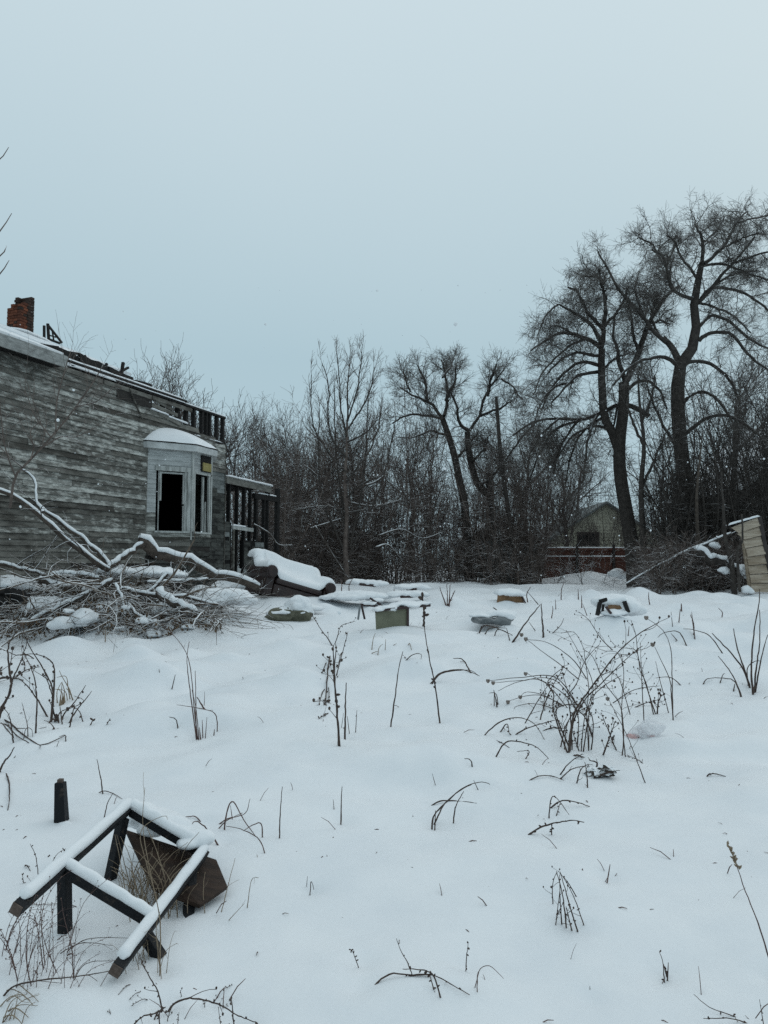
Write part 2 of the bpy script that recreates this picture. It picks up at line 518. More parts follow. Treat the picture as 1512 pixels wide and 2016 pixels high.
def make_tree(name, label, d, trunks, limbs, levels, m, seed, group=None, djs=1.6, k0=8, crown_mat=None, cat='tree'):
    """trunks / limbs: px specs; levels: tuples for sprout"""
    rg = np.random.default_rng(seed)
    base = px_poly(trunks[0], d, 2)[0][0]
    bz = float(gz(base[0], base[1]))
    root = empty(name, (base[0], base[1], bz), label, cat, group)
    off = np.array([base[0], base[1], bz])
    tp, lp = [], []
    NS = 16
    for q in trunks:
        tp.append(px_poly(q, d, NS, rg.uniform(-0.4, 0.4)))
    tp[0][0][0, 2] = min(tp[0][0][0, 2], bz - 0.1)
    for q in limbs:
        # limbs leave the trunk towards or away from us
        lp.append(px_poly(q, d, NS, rg.uniform(-djs, djs)))
    TP = np.stack([a for a, b in tp]); TR = np.stack([b for a, b in tp])
    TP = TP + np.cumsum(rg.normal(0, 0.008, TP.shape), axis=1) * np.linspace(0, 1, NS)[None, :, None]
    V, Fq = tubes_np(TP, TR, k0)
    mesh_np('trunk', V - off, Fq, m, root)
    parts = []
    if lp:
        LP = np.stack([a for a, b in lp]); LR = np.stack([b for a, b in lp])
        w = np.cumsum(rg.normal(0, 0.022, LP.shape), axis=1)
        LP = LP + (w - w[:, :1]) * 0.8
        V, Fq = tubes_np(LP, LR, 6)
        mesh_np('limbs', V - off, Fq, 'bark_limb', root)['kind'] = 'stuff'
        cp, cr = np.concatenate([LP, TP[:, NS // 2:][:, np.linspace(0, NS // 2 - 1, NS).astype(int)]]) if False else LP, LR
    else:
        cp, cr = TP, TR
    for lv in levels:
        cp, cr = sprout(cp, cr, *lv[:8], rg, rmin=lv[8])
        parts.append(tubes_np(cp, cr, 4 if lv[8] > 0.008 else 3))
    V, Fq = join_np(parts)
    mesh_np('crown', V - off, Fq, crown_mat or ('bark_crown' if m == 'bark' else m), root)
    return root

_bm = bmesh.new(); bmesh.ops.create_icosphere(_bm, subdivisions=2, radius=1)
ICO_V = np.array([tuple(v.co) for v in _bm.verts]); ICO_F = np.array([[v.index for v in f.verts] for f in _bm.faces]); _bm.free()
SNOW_TEX = bpy.data.textures.new('settled_snow', 'CLOUDS'); SNOW_TEX.noise_scale = 0.12; SNOW_TEX.noise_depth = 2
def snow_blob(name, ells, parent=None, voxel=0.03, m='snow_roof', smooth=6):
    """a lump of settled snow: ellipsoids (centre, radii, rot z) fused into one smooth surface"""
    rr_ = random.Random(int(abs(float(ells[0][0][0])) * 1000) + len(ells))
    more = []
    for c, r, rz in ells:
        for _ in range(4):
            a_ = rr_.uniform(0, 6.28); k_ = rr_.uniform(.35, .8)
            more.append((Vector([float(v) for v in c]) + Vector((math.cos(a_) * r[0] * .6, math.sin(a_) * r[1] * .6, -r[2] * rr_.uniform(.1, .45))), tuple(v * k_ for v in r), rr_.uniform(0, 3)))
    vs, fs, base_ = [], [], 0
    for c, r, rz in list(ells) + more:
        cs_, sn_ = math.cos(rz), math.sin(rz)
        v = ICO_V * np.array(r, float)
        v = np.stack([v[:, 0] * cs_ - v[:, 1] * sn_, v[:, 0] * sn_ + v[:, 1] * cs_, v[:, 2]], -1) + np.array([float(t) for t in c])
        vs.append(v); fs.append(ICO_F + base_); base_ += len(v)
    me = bpy.data.meshes.new(name)
    me.from_pydata(np.concatenate(vs).tolist(), [], np.concatenate(fs).tolist())
    me.materials.append(M[m])
    o = bpy.data.objects.new(name, me)
    COL.objects.link(o)
    rm = o.modifiers.new('fuse', 'REMESH'); rm.mode = 'VOXEL'; rm.voxel_size = voxel; rm.use_smooth_shade = True
    sm = o.modifiers.new('settle', 'SMOOTH'); sm.iterations = smooth; sm.factor = 0.5
    dm = o.modifiers.new('uneven', 'DISPLACE'); dm.texture = SNOW_TEX; dm.texture_coords = 'GLOBAL'; dm.strength = voxel * 2.2; dm.mid_level = 0.5
    if parent is not None: adopt(o, parent)
    return o

def snow_ridge(a, b, w, th, seg=14, k=7, seed=0, sag=0.25, drop=0.0):
    """rounded ridge of snow lying on a bar from a to b (returns verts, faces)"""
    a, b = Vector(a), Vector(b)
    t = (b - a).normalized()
    sdv = t.cross(Vector((0, 0, 1))).normalized()
    up = sdv.cross(t).normalized()
    V, Fq = [], []
    for i in range(seg + 1):
        u = i / seg
        e = min(1, (min(u, 1 - u) * (b - a).length / (w * 0.5)))
        e = math.sqrt(max(0, 1 - (1 - e) ** 2)) if e < 1 else 1
        nz = 1 + 0.22 * mnoise.noise(Vector((seed * 7.3, u * 9, 0.5)))
        nw = 1 + 0.14 * mnoise.noise(Vector((seed * 3.1 + 5, u * 8, 1.5)))
        c = a.lerp(b, u)
        for j in range(k):
            f = math.pi * j / (k - 1)
            V.append(c + sdv * (math.cos(f) * w * 0.5 * nw * (0.55 + 0.45 * e)) + up * (math.sin(f) ** 0.8 * th * nz * (0.15 + 0.85 * e) - drop))
    for i in range(seg):
        for j in range(k - 1):
            q = i * k + j
            Fq.append((q, q + k, q + k + 1, q + 1))
        q = i * k
        Fq.append((q, q + k - 1, q + 2 * k - 1, q + k))
    Fq.append(tuple(range(k))); Fq.append(tuple(range(seg * k + k - 1, seg * k - 1, -1)))
    return V, Fq

# ------------------------------------------------------------------ snow-covered ground
NR, NC = 430, 350
ys = [-7.0]
while ys[-1] < 900 and len(ys) < 900:
    y = ys[-1]
    ys.append(y + max(0.022 if y > 1.5 else 0.12, 0.0085 * abs(y - 0.3)) if y < 26 else y + 0.05 * (y - 18))
ys = np.array(ys)
us = np.linspace(-1, 1, NC)
us = us * (0.72 + 0.28 * us ** 2)
wd = 4.2 + 0.85 * np.maximum(ys, 0)
GX = us[None, :] * wd[:, None]
GY = np.repeat(ys[:, None], NC, 1)
GZ = gz(GX, GY)
V = np.stack([GX, GY, GZ], -1).reshape(-1, 3)
ix = np.arange(len(ys) * NC).reshape(len(ys), NC)
Fq = np.stack([ix[:-1, :-1], ix[:-1, 1:], ix[1:, 1:], ix[1:, :-1]], -1).reshape(-1, 4)
ground = mesh_np('snow_ground', V, Fq, 'snow')
ground['kind'] = 'structure'
HOLLOWS = []          # where stems pierce the crust; the snow is settled there at the end

# ------------------------------------------------------------------ the burnt clapboard house
class Frame:
    def __init__(s, o, ang):           # ang: direction of the wall run, clockwise from +Y
        s.o = np.array(o, float)
        s.d = np.array([math.sin(ang), math.cos(ang), 0])
        s.n = np.array([math.cos(ang), -math.sin(ang), 0])    # outward (to the right of the run)
    def p(s, a, n, z):
        q = s.o + s.d * a + s.n * n
        return np.array([q[0], q[1], z])
    def px(s, x, y):
        """(run, height) of a photograph pixel on this wall plane"""
        u = (x - 756) / FPX; v = (1008 - y) / FPX
        dr = np.array([u, CP - v * SP, SP + v * CP])
        k = ((s.o - CAM) @ s.n) / (dr @ s.n)
        q = CAM + dr * k
        return float((q - s.o) @ s.d), float(q[2])

HW = Frame((-5.82, 18.0, 0), WALL_ANG)
GRADE = 0.45
house = empty('wooden_house', HW.p(0, -3, GRADE), 'burnt-out grey clapboard house with its roof half gone', 'house')

def fbox(fr, a0, a1, n0, n1, z0, z1, mb=None):
    mb = mb or MB()
    return mb.hexa([fr.p(a0, n1, z0), fr.p(a1, n1, z0), fr.p(a1, n0, z0), fr.p(a0, n0, z0),
                    fr.p(a0, n1, z1), fr.p(a1, n1, z1), fr.p(a1, n0, z1), fr.p(a0, n0, z1)])

def clap(fr, a0, a1, z0, z1, n, parent, m, name='clapboard', lap=0.016, jit=0.004):
    """one lapped board: its lower edge stands proud"""
    j = [rnd.uniform(-jit, jit) for _ in range(4)]
    q = [fr.p(a0, n, z0 + j[0]), fr.p(a1, n, z0 + j[1]), fr.p(a1, n + lap, z0 + j[1]), fr.p(a0, n + lap, z0 + j[0]),
         fr.p(a0, n, z1 + j[2]), fr.p(a1, n, z1 + j[3]), fr.p(a1, n + 0.004, z1 + j[3]), fr.p(a0, n + 0.004, z1 + j[2])]
    q = [q[0], q[3], q[2], q[1], q[4], q[7], q[6], q[5]]
    return MB().hexa(q).build(name, m, parent)

S_L, S_R = -8.2, 3.46
Z_TOP, Z_PL = 5.70, 5.75
# sheathing behind the boards, with the opening into the bay
wb = MB()
fbox(HW, S_L, 0.12, -0.12, 0, GRADE - 0.5, Z_TOP, wb)
fbox(HW, 0.12, 1.72, -0.12, 0, GRADE - 0.5, 2.2, wb)
fbox(HW, 0.12, 1.72, -0.12, 0, 4.0, 5.02, wb)
fbox(HW, 1.72, S_R, -0.12, 0, GRADE - 0.5, 5.02, wb)
wall = wb.build('wall', 'sheath', house)
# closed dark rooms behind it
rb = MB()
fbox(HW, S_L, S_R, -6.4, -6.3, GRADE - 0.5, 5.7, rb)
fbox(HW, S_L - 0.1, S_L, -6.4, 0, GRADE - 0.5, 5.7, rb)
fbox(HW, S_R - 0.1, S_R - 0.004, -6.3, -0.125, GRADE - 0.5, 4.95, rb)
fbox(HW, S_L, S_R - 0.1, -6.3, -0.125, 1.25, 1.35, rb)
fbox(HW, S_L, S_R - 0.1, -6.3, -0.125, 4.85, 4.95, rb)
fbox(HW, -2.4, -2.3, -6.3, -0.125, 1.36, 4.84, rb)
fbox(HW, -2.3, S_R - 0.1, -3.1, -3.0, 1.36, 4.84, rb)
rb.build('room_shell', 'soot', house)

row = 0.118
z = GRADE + 0.05
ri = 0
gaps = {14: [(-1.9, 0.0)], 17: [(-0.9, -0.05)], 9: [(-2.6, -1.6)], 5: [(-3.4, -2.2)]}
while z < Z_TOP - 0.03:
    z1 = z + row
    top_right = S_R if z < 4.96 else (0.15 + max(0, 5.37 - z) / 0.34 * 2.5 + rnd.uniform(-.18, .12) if z < 5.36 else 0.02 + rnd.uniform(-.25, .1))
    a_end = -0.005 if z < 4.04 else min(S_R, top_right if z >= 4.90 else S_R)
    a = S_L
    while a < a_end - 0.05:
        b = min(a + rnd.uniform(1.1, 3.4), a_end)
        if a_end - b < 0.4: b = a_end
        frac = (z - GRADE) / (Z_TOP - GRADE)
        bare = rnd.random() < (0.95 if frac < 0.28 else 0.55 if frac < 0.42 else 0.16 if frac < 0.85 else 0.45)  # the darker board is commonest in the lowest rows, less so at the top
        skip = any(g0_ < (a + b) / 2 < g1_ for g0_, g1_ in gaps.get(ri, [])) and (b - a) < 2.4 and rnd.random() < .5
        if frac < 0.2 and rnd.random() < 0.10: skip = True
        if not skip:
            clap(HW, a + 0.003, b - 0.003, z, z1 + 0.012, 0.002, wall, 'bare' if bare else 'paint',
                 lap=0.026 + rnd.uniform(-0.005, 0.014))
        for g0_, g1_ in []: pass
        a = b
    # strip between bay and corner: grey shingles above, burnt below
    if z < 4.04 and z > GRADE:
        a = 1.74
        while a < S_R - 0.02:
            b = min(a + rnd.uniform(0.3, 0.6), S_R - 0.002)
            clap(HW, a, b - 0.006, z, z1 + 0.012, 0.002, wall, 'shingle_wall' if z > 3.62 + rnd.uniform(-.1, .1) else 'shingle_burnt', 'shingle', 0.014, 0.012)
            a = b
    z = z1; ri += 1

# corner board
fbox(HW, S_R, S_R + 0.03, -0.12, 0.03, GRADE, 5.0).build('corner_board', 'bare', house)
# exposed sheathing patch where boards are off, with a hanging lath
fbox(HW, -1.15, 0.10, 0.038, 0.044, 5.38, 5.62).build('exposed_board', 'sheath', house)
a0, z0_ = HW.px(250, 765); a1, z1_ = HW.px(275, 826)
MB().bar(HW.p(a0, 0.06, z0_), HW.p(a1, 0.07, z1_), 0.045, 0.02).build('hanging_lath', 'bare', house)
sn = MB()
for (x0_, y0_, x1_, y1_, w_) in ((225, 764, 252, 772, 0.05), (294, 805, 330, 822, 0.10), (328, 821, 368, 838, 0.09), (62, 698, 140, 722, .07), (140, 722, 226, 752, .09)):
    a0, z0_ = HW.px(x0_, y0_); a1, z1_ = HW.px(x1_, y1_)
    sn.add(*snow_ridge(HW.p(a0, 0.03, z0_), HW.p(a1, 0.03, z0_ * 0.5 + z1_ * 0.5), w_, 0.05, seed=x0_))
sn.build('snow_line', 'snow_roof', house, smooth=True)
# broken boards sticking out round the hole
for (x0_, y0_, x1_, y1_) in ((297, 797, 345, 818), (300, 786, 338, 806), (318, 775, 346, 790), (292, 803, 330, 828), (310, 812, 352, 836)):
    a0, z0_ = HW.px(x0_, y0_); a1, z1_ = HW.px(x1_, y1_)
    MB().bar(HW.p(a0, rnd.uniform(-.05, .08), z0_), HW.p(a1, rnd.uniform(-.05, .08), z1_), 0.02, 0.09).build('broken_board', 'bare', house)

# top plates (two members with snow between), bare studs at the far end
plate = MB()
plate.hexa([HW.p(S_L, 0.02, Z_PL), HW.p(S_R, 0.02, Z_PL), HW.p(S_R, -0.10, Z_PL), HW.p(S_L, -0.10, Z_PL),
            HW.p(S_L, 0.02, Z_PL + .05), HW.p(S_R, 0.02, Z_PL + .05), HW.p(S_R, -0.10, Z_PL + .05), HW.p(S_L, -0.10, Z_PL + .05)])
pl = plate.build('top_plate', 'char', house)
MB().bar(HW.p(-3.4, 0.0, 5.86), HW.p(1.55, 0.0, 5.86), 0.10, 0.05).build('top_plate', 'char', house)
for q in range(3):
    a_ = -3.3 + q * 1.7
    MB().bar(HW.p(a_, 0.045, 5.66), HW.p(a_ + 1.66, 0.045, 5.655), 0.03, 0.10).build('frieze_board', 'bare', house)
sn = MB()
sn.add(*snow_ridge(HW.p(-3.1, -0.02, 5.885), HW.p(1.4, -0.02, 5.885), 0.10, 0.055, 60, seed=3))
sn.add(*snow_ridge(HW.p(1.5, -0.03, 5.80), HW.p(S_R, -0.03, 5.80), 0.11, 0.045, 40, seed=4))
sn.add(*snow_ridge(HW.p(-3.2, 0.03, 5.802), HW.p(1.5, 0.03, 5.802), 0.06, 0.025, 60, seed=5))
sn.build('snow_line', 'snow_roof', house, smooth=True)
for i, x in enumerate((322, 337, 353, 369, 384, 399, 408, 415, 429, 441)):
    a, zt = HW.px(x, 830)
    zb = 5.02 - (0.02 if i % 2 else 0.0)
    if x > 420: zb = 4.88
    w_ = 0.045 if x == 408 else 0.085
    MB().bar(HW.p(a, -0.05, zb), HW.p(a + rnd.uniform(-.03, .03), -0.05, Z_PL - 0.002), 0.10, w_, up=tuple(HW.d)).build('stud', 'char', house)
MB().bar(HW.p(2.9, -0.05, 4.98), HW.p(3.44, -0.04, 5.08), 0.12, 0.14).build('burnt_block', 'char', house)
sn = MB()
a0, z0_ = HW.px(385, 866)
sn.add(*snow_ridge(HW.p(1.9, -0.04, 5.03), HW.p(3.4, -0.04, 5.02), 0.12, 0.05, 30, seed=8))
sn.build('snow_line', 'snow_roof', house, smooth=True)

# roof: whole over the near end, ragged and burnt past it
RIDGE_N, PIT = -3.15, 0.42
def rz(n): return 5.80 + (0.40 - n) * PIT if n > RIDGE_N else 5.80 + (0.40 - RIDGE_N) * PIT - (RIDGE_N - n) * PIT
rf = MB()
def roof_patch(a0, a1, n0, n1, th=0.09, mb=None, lift=0):
    (mb or rf).hexa([HW.p(a0, n0, rz(n0) - th + lift), HW.p(a1, n0, rz(n0) - th + lift), HW.p(a1, n1, rz(n1) - th + lift), HW.p(a0, n1, rz(n1) - th + lift),
                     HW.p(a0, n0, rz(n0) + lift), HW.p(a1, n0, rz(n0) + lift), HW.p(a1, n1, rz(n1) + lift), HW.p(a0, n1, rz(n1) + lift)])
roof_patch(S_L - 0.3, -3.12, 0.40, RIDGE_N)
roof_patch(S_L - 0.3, -3.12, RIDGE_N - 0.002, -6.6)
k = 14
edge = []
for i in range(k):
    a0 = -3.115 + 3.9 * i / k; a1 = -3.115 + 3.9 * (i + 1) / k
    n0 = -0.25 - 0.9 * (i / k) + rnd.uniform(-0.22, 0.12)
    roof_patch(a0, a1 - 0.004, n0, RIDGE_N, th=rnd.uniform(0.10, 0.17))
    edge.append((a0, a1, n0))
    if i < 8:
        roof_patch(a0, a1 - 0.004, RIDGE_N - 0.002, -6.4)
roof = rf.build('roof', 'char', house)
rs = MB()
for i in range(24):       # snow on the sound part of the roof
    a0 = S_L - 0.3 + (S_L * -1 - 3.12 + 0.3) * i / 24; a1 = S_L - 0.3 + (S_L * -1 - 3.12 + 0.3) * (i + 1) / 24
    roof_patch(a0, a1 + 0.002, 0.30 + 0.05 * rnd.random(), RIDGE_N + 0.02, 0.05, rs, 0.053 + 0.010 * rnd.random())
for a0, a1, n0 in edge:
    roof_patch(a0, a1 + 0.001, n0 - 0.08, RIDGE_N + 0.02, 0.07, rs, 0.073 + 0.02 * rnd.random())
rs.build('snow_layer', 'snow_roof', roof)
def sub(mb, name, m, part, **k2):
    """a sub-part in world coordinates under a part whose own origin sits at its thing"""
    return mb.build(name, m, part, **k2)
# the clapboards were adopted with the wall at the house origin: same offset
fb = MB()
fbox(HW, S_L - 0.3, -3.10, 0.402, 0.43, 5.56, 5.805, fb)
sub(fb, 'fascia', 'fascia_old', roof)
fb = MB(); fbox(HW, S_L - 0.3, -3.12, 0.03, 0.40, 5.60, 5.625, fb)
sub(fb, 'soffit', 'char', roof)
for i in range(7):
    a = -3.0 + i * 0.58
    n0 = edge[min(int(i * 2), k - 1)][2] + rnd.uniform(-0.1, 0.5)
    sub(MB().bar(HW.p(a, min(n0, -0.06), rz(min(n0, -.06)) - 0.19), HW.p(a, RIDGE_N, rz(RIDGE_N) - 0.19), 0.05, 0.13), 'rafter', 'char', roof)
hgt = [.20, .24, .22, .27, .22, .25, .20, .16, .10, .05, .14]
for i, h_ in enumerate(hgt):
    a0 = -3.09 + i * 0.31
    n_ = -0.12 - 0.02 * (i % 3)
    z0_ = 5.915
    if i == 9: z0_ = 5.915
    sub(MB().hexa([HW.p(a0, n_, z0_), HW.p(a0 + .305, n_, z0_ + rnd.uniform(0, .02)), HW.p(a0 + .305, n_ - .5, z0_), HW.p(a0, n_ - .5, z0_),
                   HW.p(a0, n_, z0_ + h_), HW.p(a0 + .305, n_, z0_ + hgt[min(i + 1, 10)] + rnd.uniform(-.04, .04)), HW.p(a0 + .305, n_ - .5, z0_ + h_ + .12), HW.p(a0, n_ - .5, z0_ + h_ + .12)]), 'charred_eave', 'char', roof)
# burnt stub ends and the remains of a dormer frame on the ridge
zr = rz(RIDGE_N)
def ridge_px(x, y):
    fr = Frame(HW.p(0, RIDGE_N, 0), WALL_ANG)
    a, z = fr.px(x, y)
    return fr.p(a, 0, z)
for pts_, w_ in ((((87, 641), (87, 667)), .05), (((94, 637), (96, 670)), .055), (((93, 638), (122, 675)), .045), (((97, 668), (118, 676)), .05), (((103, 652), (106, 672)), .03), (((97, 660), (110, 664)), .03)):
    sub(MB().bar(ridge_px(*pts_[0]), ridge_px(*pts_[1]), w_, w_), 'dormer_stub', 'char', roof)
for (x0_, y0_, x1_, y1_, w_) in ((218, 729, 224, 714, .05), (238, 738, 266, 722, .05), (252, 738, 256, 712, .06), (186, 722, 192, 716, .05), (176, 700, 184, 714, .12), (160, 712, 168, 700, .10)):
    a0, z0_ = HW.px(x0_, y0_); a1, z1_ = HW.px(x1_, y1_)
    sub(MB().bar(HW.p(a0, -0.2, z0_), HW.p(a1, -0.2, z1_), w_, w_), 'charred_stub', 'char', roof)

# chimney of separate bricks with a stepped, broken top
chm = Frame(ridge_px(40, 640) * np.array([1, 1, 0]) , WALL_ANG)
cz0 = rz(RIDGE_N) - 0.35
core = MB(); fbox(chm, -0.17, 0.17, -0.17, 0.17, cz0, cz0 + 0.85, core)
chim = core.build('chimney', 'mortar', house)
bh, HB = 0.060, 0.215
for crow in range(18):
    z0_ = cz0 + 0.05 + crow * (bh + 0.011)
    for side in range(4):
        fr = Frame(chm.p(0, 0, 0), WALL_ANG + side * math.pi / 2)
        cuts = (-HB, -0.01, HB - 0.10) if (crow + side) % 2 else (-HB, -HB + 0.10, 0.02, HB - 0.10)
        for j in range(len(cuts) - 1):
            a0, a1 = cuts[j] + 0.005, cuts[j + 1] - 0.005
            if (crow + side) % 2 == 0 and j == 0: a0 = -HB + 0.0
            mid = fr.p((a0 + a1) / 2, HB - .05, 0) - chm.o
            run = float(mid @ chm.d)
            top_lim = 11 + 6.0 * min(1, max(0, (run + 0.22) / 0.28))      # the top is broken into steps
            if crow > top_lim: continue
            e = rnd.uniform(-0.004, 0.006)
            warm = (run < 0.05 and crow > 3 and rnd.random() < .85)  # warm brick on the near part above the lowest courses, dark brick elsewhere
            sub(fbox(fr, a0, a1, HB - 0.10, HB + e, z0_, z0_ + bh), 'brick', 'brick' if warm else 'brick_dark', chim)
for j in range(4):
    fr = chm
    sub(MB().add(*snow_ridge(fr.p(-0.16 + 0.07 * j, 0.16, cz0 + 0.92 + 0.07 * j), fr.p(0.19, 0.16, cz0 + 0.93 + 0.075 * j), 0.10, 0.045, 10, seed=j)), 'snow_cap', 'snow_roof', chim, smooth=True)
sub(MB().add(*snow_ridge(chm.p(-0.6, 0.05, cz0 + 0.28), chm.p(0.8, 0.05, cz0 + 0.22), 0.9, 0.14, 14, seed=9)), 'snow_drift', 'snow_roof', chim, smooth=True)

# ---- bay window: an angled side towards us and a front parallel to the wall
BA = Frame(HW.p(0, 0, 0), R(57))
LA = 1.13
BBo = BA.p(LA, 0, 0)
BB = Frame(BBo, WALL_ANG)
LB = 0.86
BCo = BB.p(LB, 0, 0)
BC = Frame(BCo, R(57 - 2 * 36.5))
LC = 1.13
ZS, ZWT, ZBT, ZBB = 2.36, 3.86, 4.38, 1.75      # sill, window head, top of bay walls, bottom
bay = MB()
def walled(fr, L, w0, w1, mb):
    fbox(fr, 0, w0, -0.10, -0.002, ZBB, ZBT, mb)
    fbox(fr, w1, L, -0.10, -0.002, ZBB, ZBT, mb)
    fbox(fr, w0, w1, -0.10, -0.002, ZBB, ZS, mb)
    fbox(fr, w0, w1, -0.10, -0.002, ZWT, ZBT, mb)
wA0, wA1 = 0.24, 1.04
walled(BA, LA, wA0, wA1, bay)
wB0, wB1 = 0.10, 0.76
walled(BB, LB, wB0, wB1, bay)
fbox(BC, 0, LC, -0.10, -0.002, ZBB, ZBT, bay)
bayo = bay.build('bay_window', 'sheath', house)
z = ZBB
while z < ZBT - 0.02:
    z1 = min(z + row, ZBT)
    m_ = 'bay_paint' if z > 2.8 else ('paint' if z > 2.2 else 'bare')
    for a0, a1 in ([(0.0, wA0), (wA1, LA)] if ZS - .04 < z < ZWT - 0.02 else [(0.0, LA)]):
        if a1 - a0 < 0.03: continue
        if z < 2.0 and rnd.random() < .3: continue
        clap(BA, a0 + 0.002, a1 - 0.002, z, z1 + 0.01, 0.002, bayo, m_)
    if not (ZS - .04 < z < ZWT - 0.02):
        if z < 2.2 and rnd.random() < .6:
            z = z1; continue
        clap(BB, 0.002, LB - 0.002, z, z1 + 0.01, 0.002, bayo, m_ if z > 2.2 else 'shingle_burnt')
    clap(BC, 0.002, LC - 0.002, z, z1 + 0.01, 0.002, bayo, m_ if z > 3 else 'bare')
    z = z1
def bsub(mb, name, m, **k2): return sub(mb, name, m, bayo, **k2)
# corner posts and casings
bsub(fbox(BA, -0.03, 0.02, 0.0, 0.03, ZBB, ZBT), 'corner_post', 'bare')
bsub(fbox(BA, LA - 0.012, LA + 0.02, 0.0, 0.035, ZBB + .4, ZBT), 'corner_post', 'trim')
bsub(fbox(BB, -0.015, 0.045, 0.012, 0.045, ZS, ZBT), 'corner_post', 'trim')
bsub(fbox(BB, LB - 0.05, LB + 0.01, 0.012, 0.04, ZS, ZBT), 'corner_post', 'trim')
def window(fr, w0, w1, jambs, head=True):
    if head: bsub(fbox(fr, w0 - 0.03, w1 + 0.06, 0.021, 0.048, ZWT - 0.01, ZWT + 0.11), 'head_casing', 'trim')
    for a0, a1, n0, n1, z0_, z1_ in jambs:
        bsub(fbox(fr, a0, a1, n0, n1, z0_, z1_), 'jamb', 'trim')
    bsub(fbox(fr, w0 - 0.03, w1 + 0.05, -0.08, 0.085, ZS - 0.045, ZS), 'sill', 'trim')
window(BA, wA0, wA1, [(wA0 + .085, wA0 + .135, -.05, .01, ZS + .75, ZWT - .03), (wA0 + .06, wA0 + .085, -.06, -.01, ZS, ZWT),
                     (wA1 - .13, wA1 - .09, -.05, .01, ZS + .68, ZWT - .03), (wA1 - .09, wA1 - .02, -.02, .03, ZS, ZWT - .012), (wA1 - .02, wA1 + .06, 0.022, .05, ZS, ZWT - .012),
                     (wA0 + .085, wA1 - .09, -.045, .005, ZWT - .07, ZWT - .03), (wA1 - .125, wA1 - .092, -.04, .0, ZS, ZS + .64)])
window(BB, wB0, wB1, [(wB0 - .06, wB0 - .01, .03, .06, ZS, ZWT - .012), (wB1 - .03, wB1 + .02, -.02, .04, ZS, ZWT - .012), (wB1 - .20, wB1 - .13, -.09, -.05, ZS, ZWT - .05),
                     (wB1 - .12, wB1 - .09, -.05, -.01, ZS, ZS + .8)], head=False)
bsub(fbox(BB, .02, LB, .022, .04, ZWT - .02, ZWT + .03), 'head_casing', 'trim')
# dark vent box with a yellow board on the bay front
bsub(fbox(BB, 0.36, 0.78, 0.022, 0.05, ZWT + .07, ZBT - .03), 'vent_hole', 'char')
bsub(fbox(BB, 0.40, 0.77, 0.05, 0.075, ZWT + .09, ZWT + .30), 'yellow_board', 'yellow')
# bay roof: flared fascia ring and a domed snow cap
ov = 0.16
ring = [HW.p(-0.17, 0.0, 0), BA.p(-0.03, ov, 0), BA.p(LA + 0.06, ov, 0), BB.p(LB + 0.05, ov, 0), BC.p(LC + .02, ov, 0), HW.p(1.62 + .25, 0, 0)]
fr_ = MB()
ZF0, ZF1 = ZBT - 0.002, ZBT + 0.155
vs = [(p[0], p[1], ZF0) for p in ring] + [(p[0], p[1], ZF1) for p in ring]
nR = len(ring)
fr_.add(vs, [(i, (i + 1) % nR, nR + (i + 1) % nR, nR + i) for i in range(nR)] + [tuple(range(nR - 1, -1, -1)), tuple(range(nR, 2 * nR))])
bsub(fr_, 'fascia', 'fascia')
cen = np.mean([ring[1], ring[2], ring[3], ring[4]], axis=0)
dr_ = MB()
vs = [((p[0] - cen[0]) * 1.02 + cen[0], (p[1] - cen[1]) * 1.02 + cen[1], ZF1 + 0.002) for p in ring] + [((p[0] - cen[0]) * 1.02 + cen[0], (p[1] - cen[1]) * 1.02 + cen[1], ZF1 + 0.025) for p in ring]
dr_.add(vs, [(i, (i + 1) % nR, nR + (i + 1) % nR, nR + i) for i in range(nR)] + [tuple(range(nR - 1, -1, -1)), tuple(range(nR, 2 * nR))])
bsub(dr_, 'drip_edge', 'char')
# snow dome lofted from the ring up against the wall
NU = 40
prm = []
rp_ = np.array([[p[0], p[1]] for p in ring])
Ls = np.concatenate([[0], np.cumsum(np.linalg.norm(np.diff(rp_, axis=0), axis=1))])
for i in range(NU):
    t_ = Ls[-1] * i / (NU - 1)
    j = min(np.searchsorted(Ls, t_, side='right') - 1, len(rp_) - 2)
    prm.append(rp_[j] + (rp_[j + 1] - rp_[j]) * (t_ - Ls[j]) / (Ls[j + 1] - Ls[j]))
apex = HW.p(0.82, 0.02, 0)[:2]
V_, F_ = [], []
NV = 9
for v in range(NV):
    s_ = 1 - v / (NV - 1)
    for q in prm:
        c = apex + (q - apex) * s_
        base_ = apex + (q - apex) * s_
        hh = 0.03 + 0.46 * (1 - s_ ** 1.7) ** 0.9 + 0.02 * float(vn(c[0] * 4, c[1] * 4, 9))
        V_.append((c[0], c[1], ZF1 + hh))
for v in range(NV - 1):
    for i in range(NU - 1):
        q = v * NU + i
        F_.append((q, q + 1, q + NU + 1, q + NU))
bsub(MB().add(V_, F_), 'snow_cap', 'snow_roof', smooth=True)
# burnt boards under the bay
for i in range(5):
    zz = 1.2 + i * 0.12
    bsub(fbox(BA, 0.05 + rnd.uniform(0, .2), LA - rnd.uniform(0, .3), -0.02, 0.01, zz, zz + 0.09), 'burnt_board', 'shingle_burnt')

